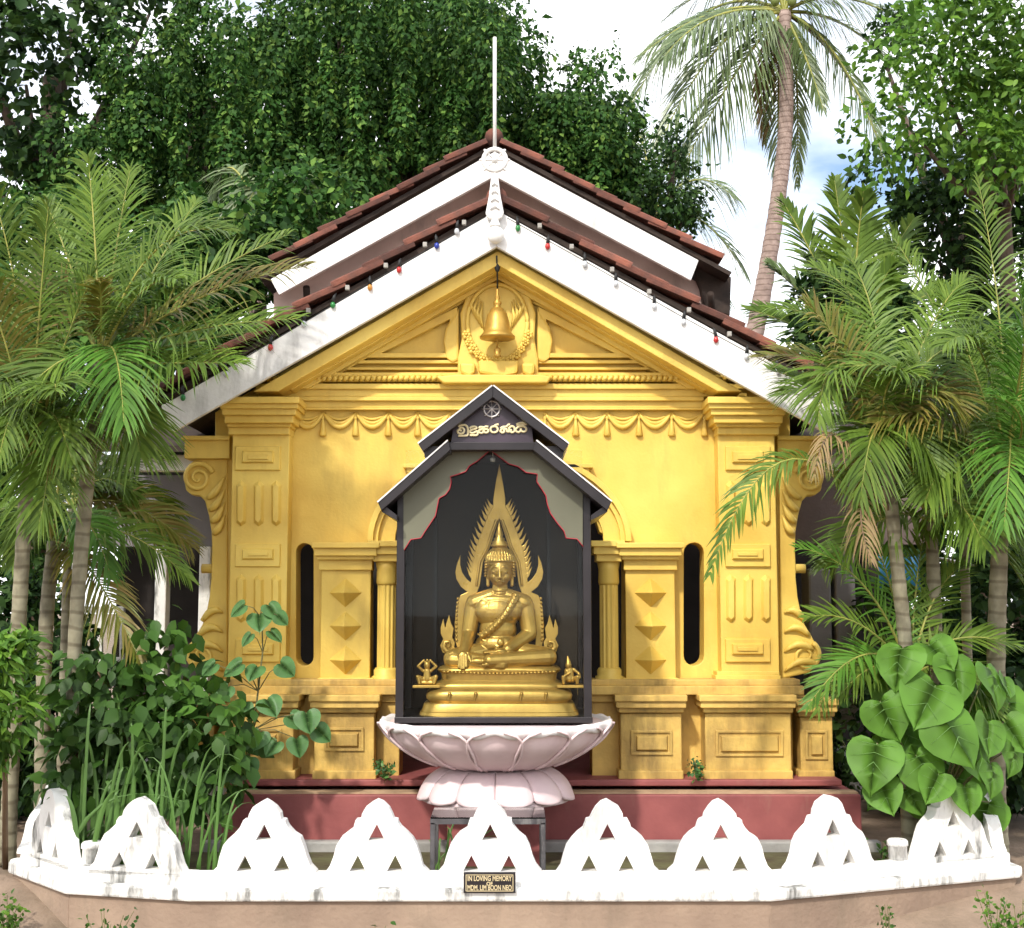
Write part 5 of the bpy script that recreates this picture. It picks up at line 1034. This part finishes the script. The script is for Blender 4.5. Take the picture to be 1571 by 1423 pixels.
# ------------------------------------------------------------------ broad heart shaped leaves, seedling, shrub, grass
def leaf_template(name, tipk, m, wav=.012, fold=.16, cup=.26, drp=.18, sk=0.):
    o_ = [(0, 0), (.15, -.11), (.32, -.14), (.48, -.05), (.56, .10), (.565, .28), (.50, .47), (.36, .67), (.17, .84), (.045 * tipk, .93), (0, 1.0 + .15 * (1 - tipk))]
    vs = []; fs = []
    def h(u, v): return -drp * max(v, 0) ** 2 + fold * abs(u) - cup * u * u + wav * math.sin(9 * v + 5 * u) + wav * math.sin(23 * v) * abs(u) + sk * u * v
    for (u, v) in o_: vs.append((0, max(v, .0) if v >= 0 else 0, h(0, v)))
    for s in (-1, 1):
        for k in (.5, 1.0):
            for (u, v) in o_: vs.append((s * u * k, v if k == 1 else (v * .75 if v < 0 else v), h(u * k, v)))
    n_ = len(o_)
    for s in (0, 1):
        a = n_ * (1 + 2 * s); b = a + n_
        for i in range(n_ - 1):
            fs.append((i, i + 1, a + i + 1, a + i)); fs.append((a + i, a + i + 1, b + i + 1, b + i))
    q = MB(); q.raw(vs, fs, True)
    nb = len(q.f)
    for i in range(2, 8, 2):                                   # raised ribs
        for s in (-1, 1): q.tube([(0, o_[i][1] * .3 + .05 * i, h(0, .1) + .006), (s * o_[i + 1][0] * .8, o_[i + 1][1] * .9 + .05, h(o_[i + 1][0] * .8, o_[i + 1][1]) + .006)], [.006, .002], 4)
    q.tube([(0, 0, .003), (0, .5, h(0, .5) + .003), (0, .95, h(0, .95) + .003)], [.008, .006, .002], 4)
    me = q.mesh(name); me.materials.append(m); me.materials.append(M['vein']); me.polygons.foreach_set('material_index', [0 if i < nb else 1 for i in range(len(q.f))])
    bm = bmesh.new(); bm.from_mesh(me); bmesh.ops.remove_doubles(bm, verts=bm.verts, dist=1e-5); bm.to_mesh(me); bm.free(); return me
def place_leaf(me, parent, p, size, roll, tilt, yaw=0, stem_to=None, sm=None):
    """roll: direction of the tip in the picture (0 = straight down); tilt: how far the face looks up"""
    n_ = Vector((math.sin(yaw), -math.cos(tilt) * math.cos(yaw), math.sin(tilt))).normalized()
    y = Vector((math.sin(roll), 0, -math.cos(roll))); y = (y - n_ * y.dot(n_)).normalized(); x = y.cross(n_)
    R_ = Matrix((x, y, n_)).transposed(); o = put('leaf', me, None, parent, None, p); o.rotation_euler = R_.to_euler(); o.scale = (size * random.uniform(.92, 1.08), size, size)
    if stem_to is not None:
        q = MB(); mid = p.lerp(stem_to, .5) + Vector((0, 0, .03)); q.tube([p, mid, stem_to], [size * .012 + .001, size * .016 + .001, size * .02 + .001], 6); q.build('leaf_stalk', M[sm or 'stem'], parent)
hms = [leaf_template('leaf', 1.0, M['heart'], *a) for a in ((.012, .16, .26, .18, 0), (.035, .05, .30, .35, .25), (.03, .28, .15, .10, -.2), (.045, -.05, .10, .45, .1), (.02, .10, .45, .28, -.3))]; hm = hms[0]; bmsh = leaf_template('leaf', .35, M['bo'])
hp_ = thing('heart_leaf_plant', 'plant with very large heart shaped leaves behind the right end of the white wall', 'plant', G(1440, 1310))
c0 = W(1430, 1240, 8.05)
q = MB(); q.tube([G(1440, 1310) + Vector((0, .05, 0)), W(1436, 1240, 8.05), W(1425, 1120, 8.05)], [.02, .016, .008], 8); q.build('stem', M['twig'], hp_)
for (x, y, s, ro, ti, ya, dz) in [(1385, 1030, 105, .25, .75, -.2, 0), (1460, 1050, 110, -.1, .6, .1, .05), (1425, 1020, 90, .6, 1.0, .1, .12), (1435, 1095, 125, -.15, .55, .05, -.1), (1515, 1060, 105, -.5, .5, .5, .1), (1350, 1110, 100, .15, .45, -.3, -.05), (1345, 1180, 115, .1, .4, -.4, -.12), (1445, 1145, 130, .2, .5, .1, -.18), (1380, 1140, 95, .1, .5, -.2, .05), (1515, 1140, 95, -.3, .5, .4, 0), (1485, 1175, 105, .1, .45, .2, -.1), (1405, 1195, 105, .2, .4, -.1, -.15), (1350, 1230, 80, .35, .3, -.3, -.1), (1440, 1215, 80, -.3, .3, 0, -.2), (1520, 1200, 80, -.2, .35, .5, -.05), (1540, 1060, 60, -.4, .5, .6, .2), (1390, 1235, 70, .2, .3, 0, -.05), (1555, 1170, 75, -.3, .4, .4, .1), (1480, 1230, 70, .3, .3, .2, -.12), (1400, 1080, 85, -.2, .4, -.3, .1)]:
    d = 8.0 + dz; place_leaf(random.choice(hms), hp_, W(x, y - s * .35, d), s * d / 2000 * .66, ro + random.uniform(-.35, .35), ti + random.uniform(-.2, .25), ya + random.uniform(-.3, .3), c0.lerp(W(x, y, d), .25))
rr_ = random.Random(5)
for k in range(26):
    x, y = rr_.uniform(1330, 1550), rr_.uniform(1040, 1235); d = 8.12 + rr_.uniform(0, .2); place_leaf(rr_.choice(hms), hp_, W(x, y, d), rr_.uniform(40, 75) * d / 2000, rr_.uniform(-.9, .9), rr_.uniform(.2, .9), rr_.uniform(-.6, .6), c0.lerp(W(x, y, d), .3))
sd = thing('fig_seedling', 'slender young fig plant growing up before the left gold pillar', 'plant', G(385, 1300)); dS_ = 8.55
stemp = [(372, 1230), (388, 1120), (396, 1060), (403, 1000), (402, 950), (400, 935)]
q = MB(); q.tube([W(*p, dS_) for p in stemp], [.008, .007, .006, .005, .004, .003], 7); q.build('stem', M['stem'], sd)
for (x, y, s, ro, ya) in [(375, 940, 34, -.9, -.4), (412, 940, 36, .5, .3), (398, 955, 40, .1, 0), (425, 955, 28, .9, .4), (385, 985, 28, -.4, -.5), (415, 980, 30, .7, .5), (370, 1030, 40, -.9, -.3), (395, 1035, 36, -.2, 0), (430, 1030, 36, .9, .3), (330, 1030, 34, -.7, -.3), (350, 1065, 38, -.5, -.2), (410, 1085, 40, .4, .1), (375, 1090, 36, -.2, -.2), (445, 1110, 38, .8, .3), (470, 1105, 40, .2, 0), (485, 1130, 36, .9, .3), (455, 1145, 36, .2, .1), (425, 1150, 34, -.4, -.1), (400, 1135, 36, -.3, .1), (365, 1140, 36, -.5, -.1), (380, 1180, 34, .4, 0), (350, 1190, 32, 0, 0)]:
    near = min(stemp, key=lambda p: abs(p[1] - y - 8)); place_leaf(bmsh, sd, W(x, y - 12, dS_ - random.uniform(0, .1)), s * .85 * dS_ / 2000, ro, random.uniform(.3, .9), ya, W(*near, dS_))
# dense broad leaved shrub
sh = thing('broadleaf_shrub', 'dense dark green shrub filling the corner left of the porch', 'shrub', G(240, 1270))
q = MB()
for tx, ty in ((150, 1030), (220, 1010), (290, 1030), (330, 1090), (180, 1100), (260, 1120)): q.tube([W(240, 1235, 8.4), W((240 + tx) / 2, (1235 + ty) / 2, 8.4), W(tx, ty, 8.35)], [.02, .014, .006], 6)
q.tube([G(240, 1280) + Vector((0, .2, 0)), W(240, 1235, 8.4)], [.03, .02], 7); q.build('stem', M['twig'], sh)
pos, dirs, nn, r = cloud([(170, 1060, 8.4, 75, 75, .3), (250, 1040, 8.5, 85, 75, .3), (320, 1110, 8.3, 70, 75, .3), (200, 1140, 8.2, 110, 80, .3), (300, 1190, 8.2, 90, 60, .25), (130, 1160, 8.2, 60, 70, .25)], 150, 9, .07, .55, .7, 41)
o = scatter('foliage', *T8, pos, dirs, nn, .13 * r.uniform(.6, 1.2, len(pos)), M['shrub'], sh); o['kind'] = 'stuff'
pos, dirs, nn, r = cloud([(10, 1010, 7.6, 40, 50, .15), (25, 1090, 7.6, 40, 35, .15), (0, 1130, 7.6, 30, 40, .15)], 60, 12, .03, .3, .2, 42)
eb = thing('leafy_bush', 'bright narrow leaved bush at the left edge before the palm stems', 'bush', G(8, 1330))
q = MB(); q.tube([G(8, 1330), W(8, 1180, 7.65), W(12, 1030, 7.6)], [.02, .015, .006], 7); q.build('stem', M['twig'], eb)
nt_ = T8[0] * np.array([.45, 1, 1]); o = scatter('foliage', nt_, T8[1], pos, dirs, nn, .11 * r.uniform(.6, 1.2, len(pos)), M['bleaf'], eb); o['kind'] = 'stuff'
# grass clumps with long blades
def blades(label, x0, x1, n_, dd, ylo, yhi, wid=.008, seed=1):
    rr_ = random.Random(seed); g = thing('grass_clump', label, 'grass', G((x0 + x1) / 2, 1325 if dd < 8 else 1300), 'long bladed grass clumps')
    for k in range(n_):
        x = rr_.uniform(x0, x1); d = dd + rr_.uniform(-.12, .12); b = G(x, 1310); b.y = d; b.x = W(x, 1300, d).x; b.z = 0
        y = rr_.uniform(ylo, yhi); tx = x + rr_.gauss(10, 38); tp = W(tx, y, d + rr_.uniform(-.1, .1)); bend = rr_.random() ** 2
        c = Vector((b.x + (tp.x - b.x) * .25, d, tp.z * (1.02 + .1 * bend))); e = tp + Vector(((tp.x - b.x) * .6 * bend + rr_.uniform(-.05, .05) * bend, 0, -.16 * bend)); vs = []
        for i in range(9):
            t = i / 8; p = b * (1 - t) ** 2 + c * 2 * t * (1 - t) + e * t * t; w_ = wid * (math.sin(math.pi * (.25 + .75 * t)) ** .7 if i < 8 else .05) * rr_.uniform(.95, 1.05)
            vs += [p + Vector((-w_, .3 * w_, 0)), p + Vector((0, -.35 * w_, -.002)), p + Vector((w_, .3 * w_, 0))]
        q = MB(); q.raw(vs, [(i * 3 + k2, i * 3 + k2 + 1, i * 3 + k2 + 4, i * 3 + k2 + 3) for i in range(8) for k2 in (0, 1)], True); q.build('blade', M['grassm'], g)
blades('tallest clump of long grass blades behind the shaded left crests', 120, 260, 30, 7.9, 1060, 1230, .010, 3)
blades('arching grass blades rising between the second and third crests from the left', 230, 340, 24, 7.85, 1130, 1270, .008, 4)
blades('sparse grass tuft showing under the low table', 655, 720, 9, 7.75, 1245, 1290, .006, 5)
blades('broad grass leaves beside the left stub post', 90, 180, 16, 7.85, 1150, 1260, .016, 6)
# small weeds on ledges and bare ground
def weed(label, px, py, d, w_, h_, n_, m, name='weed', z0=None, lf=.035, seed=1):
    b = W(px, py, d)
    if z0 is not None: b.z = gz(b.x, d) - .005
    t = thing(name, label, 'weed', b, 'weeds on ledges and soil'); rr_ = np.random.default_rng(seed); q = MB(); tips = []
    for k in range(7):
        e = b + Vector((rr_.uniform(-w_, w_), rr_.uniform(-.06, .02), h_ * rr_.uniform(.5, 1))); q.tube([b, b.lerp(e, .5) + Vector((0, 0, .02)), e], .002, 4); tips.append((b, e))
    q.build('stem', M['stem'], t); p = []
    for k in range(n_):
        a, e = tips[rr_.integers(7)]; p.append(np.array(a.lerp(e, rr_.uniform(.25, 1))) + rr_.normal(size=3) * .015)
    o = scatter('foliage', *T8, np.array(p), rr_.normal(size=(n_, 3)) + [0, -.3, .2], rr_.normal(size=(n_, 3)) * .5 + [0, -.4, .8], lf * rr_.uniform(.6, 1.2, n_), M[m], t); o['kind'] = 'stuff'
weed('feathery weed sprouting on the ledge left of the lotus pedestal', 592, 1198, 8.95, .07, .16, 90, 'bo', seed=1)
weed('feathery weed sprouting on the ledge before the right gold dado', 1072, 1198, 8.95, .07, .15, 90, 'bo', seed=2)
weed('small weed at the right end of the maroon plinth', 1310, 1180, 8.95, .10, .22, 110, 'shrub', seed=3)
weed('leafy weed at the foot of the wall, bottom left', 165, 1412, 7.05, .16, .30, 110, 'shrub', z0=0, seed=4)
weed('bright weed beside the left tip of the wall', 12, 1392, 7.5, .10, .24, 130, 'bleaf', z0=0, seed=5)
weed('bright weed below the right end of the white wall', 1525, 1388, 7.3, .09, .36, 150, 'bleaf', z0=0, seed=6)
weed('thin weed at the foot of the wall below the right stub post', 1362, 1390, 7.2, .05, .32, 40, 'shrub', z0=0, seed=7)
weed('green weed at the bottom right corner', 1565, 1405, 7.2, .08, .34, 90, 'bleaf', z0=0, seed=8)
weed('leafy weed behind the wall beside the right stub post', 1345, 1330, 7.95, .10, .30, 130, 'shrub', z0=0, seed=9)
weed('low weed at the foot of the wall left of the plaque', 572, 1418, 7.05, .08, .25, 60, 'shrub', z0=0, seed=10)
# blue sheet hanging behind the palms
bs = MB(); xa, xb = W(1348, 860, 10.6).x, W(1412, 860, 10.6).x; za, zb_ = W(1380, 905, 10.6).z, W(1380, 850, 10.6).z; n_ = 12; vs = []
for i in range(n_ + 1):
    x = xa + (xb - xa) * i / n_; y = 10.6 + .03 * math.sin(i * 1.1)
    vs += [(x, y, zb_ - .03 * math.sin(i / n_ * math.pi)), (x, y + .02, (za + zb_) / 2), (x, y - .01, za + .05 * math.sin(i * .9))]
bs.raw(vs, [(i * 3 + k, i * 3 + k + 1, i * 3 + k + 4, i * 3 + k + 3) for i in range(n_) for k in (0, 1)], True)
o = bs.build('plastic_sheet', M['blue']); sm_ = o.modifiers.new('solid', 'SOLIDIFY'); sm_.thickness = .004
tag(o, 'bright blue sheet hanging behind the right palm stems', 'sheet')

for px0, px1, py0, py1, lb in ((1436, 1478, 853, 872, 'small white corrugated sheet glinting between the right palm stems'), (1552, 1590, 876, 893, 'scrap of white corrugated sheet at the right edge behind the stout palm stem')):
    q = MB(); vs = []; n_ = 20
    for i in range(n_ + 1):
        t = i / n_; p = W(px0 + (px1 - px0) * t, py0 + (py1 - py0) * t * .5, 10.4)
        for k, z in ((0, .05), (.25, -.01)): vs.append((p.x, p.y - .25 + k, p.z + z * 1.2 - (.25 - k) * .35 + .008 * math.sin(i * 2.1)))
    q.raw(vs, [(2 * i, 2 * i + 1, 2 * i + 3, 2 * i + 2) for i in range(n_)], True); o = q.build('roofing_sheet', M['white']); mo = o.modifiers.new('solid', 'SOLIDIFY'); mo.thickness = .006; tag(o, lb, 'sheet', 'white roofing sheets')
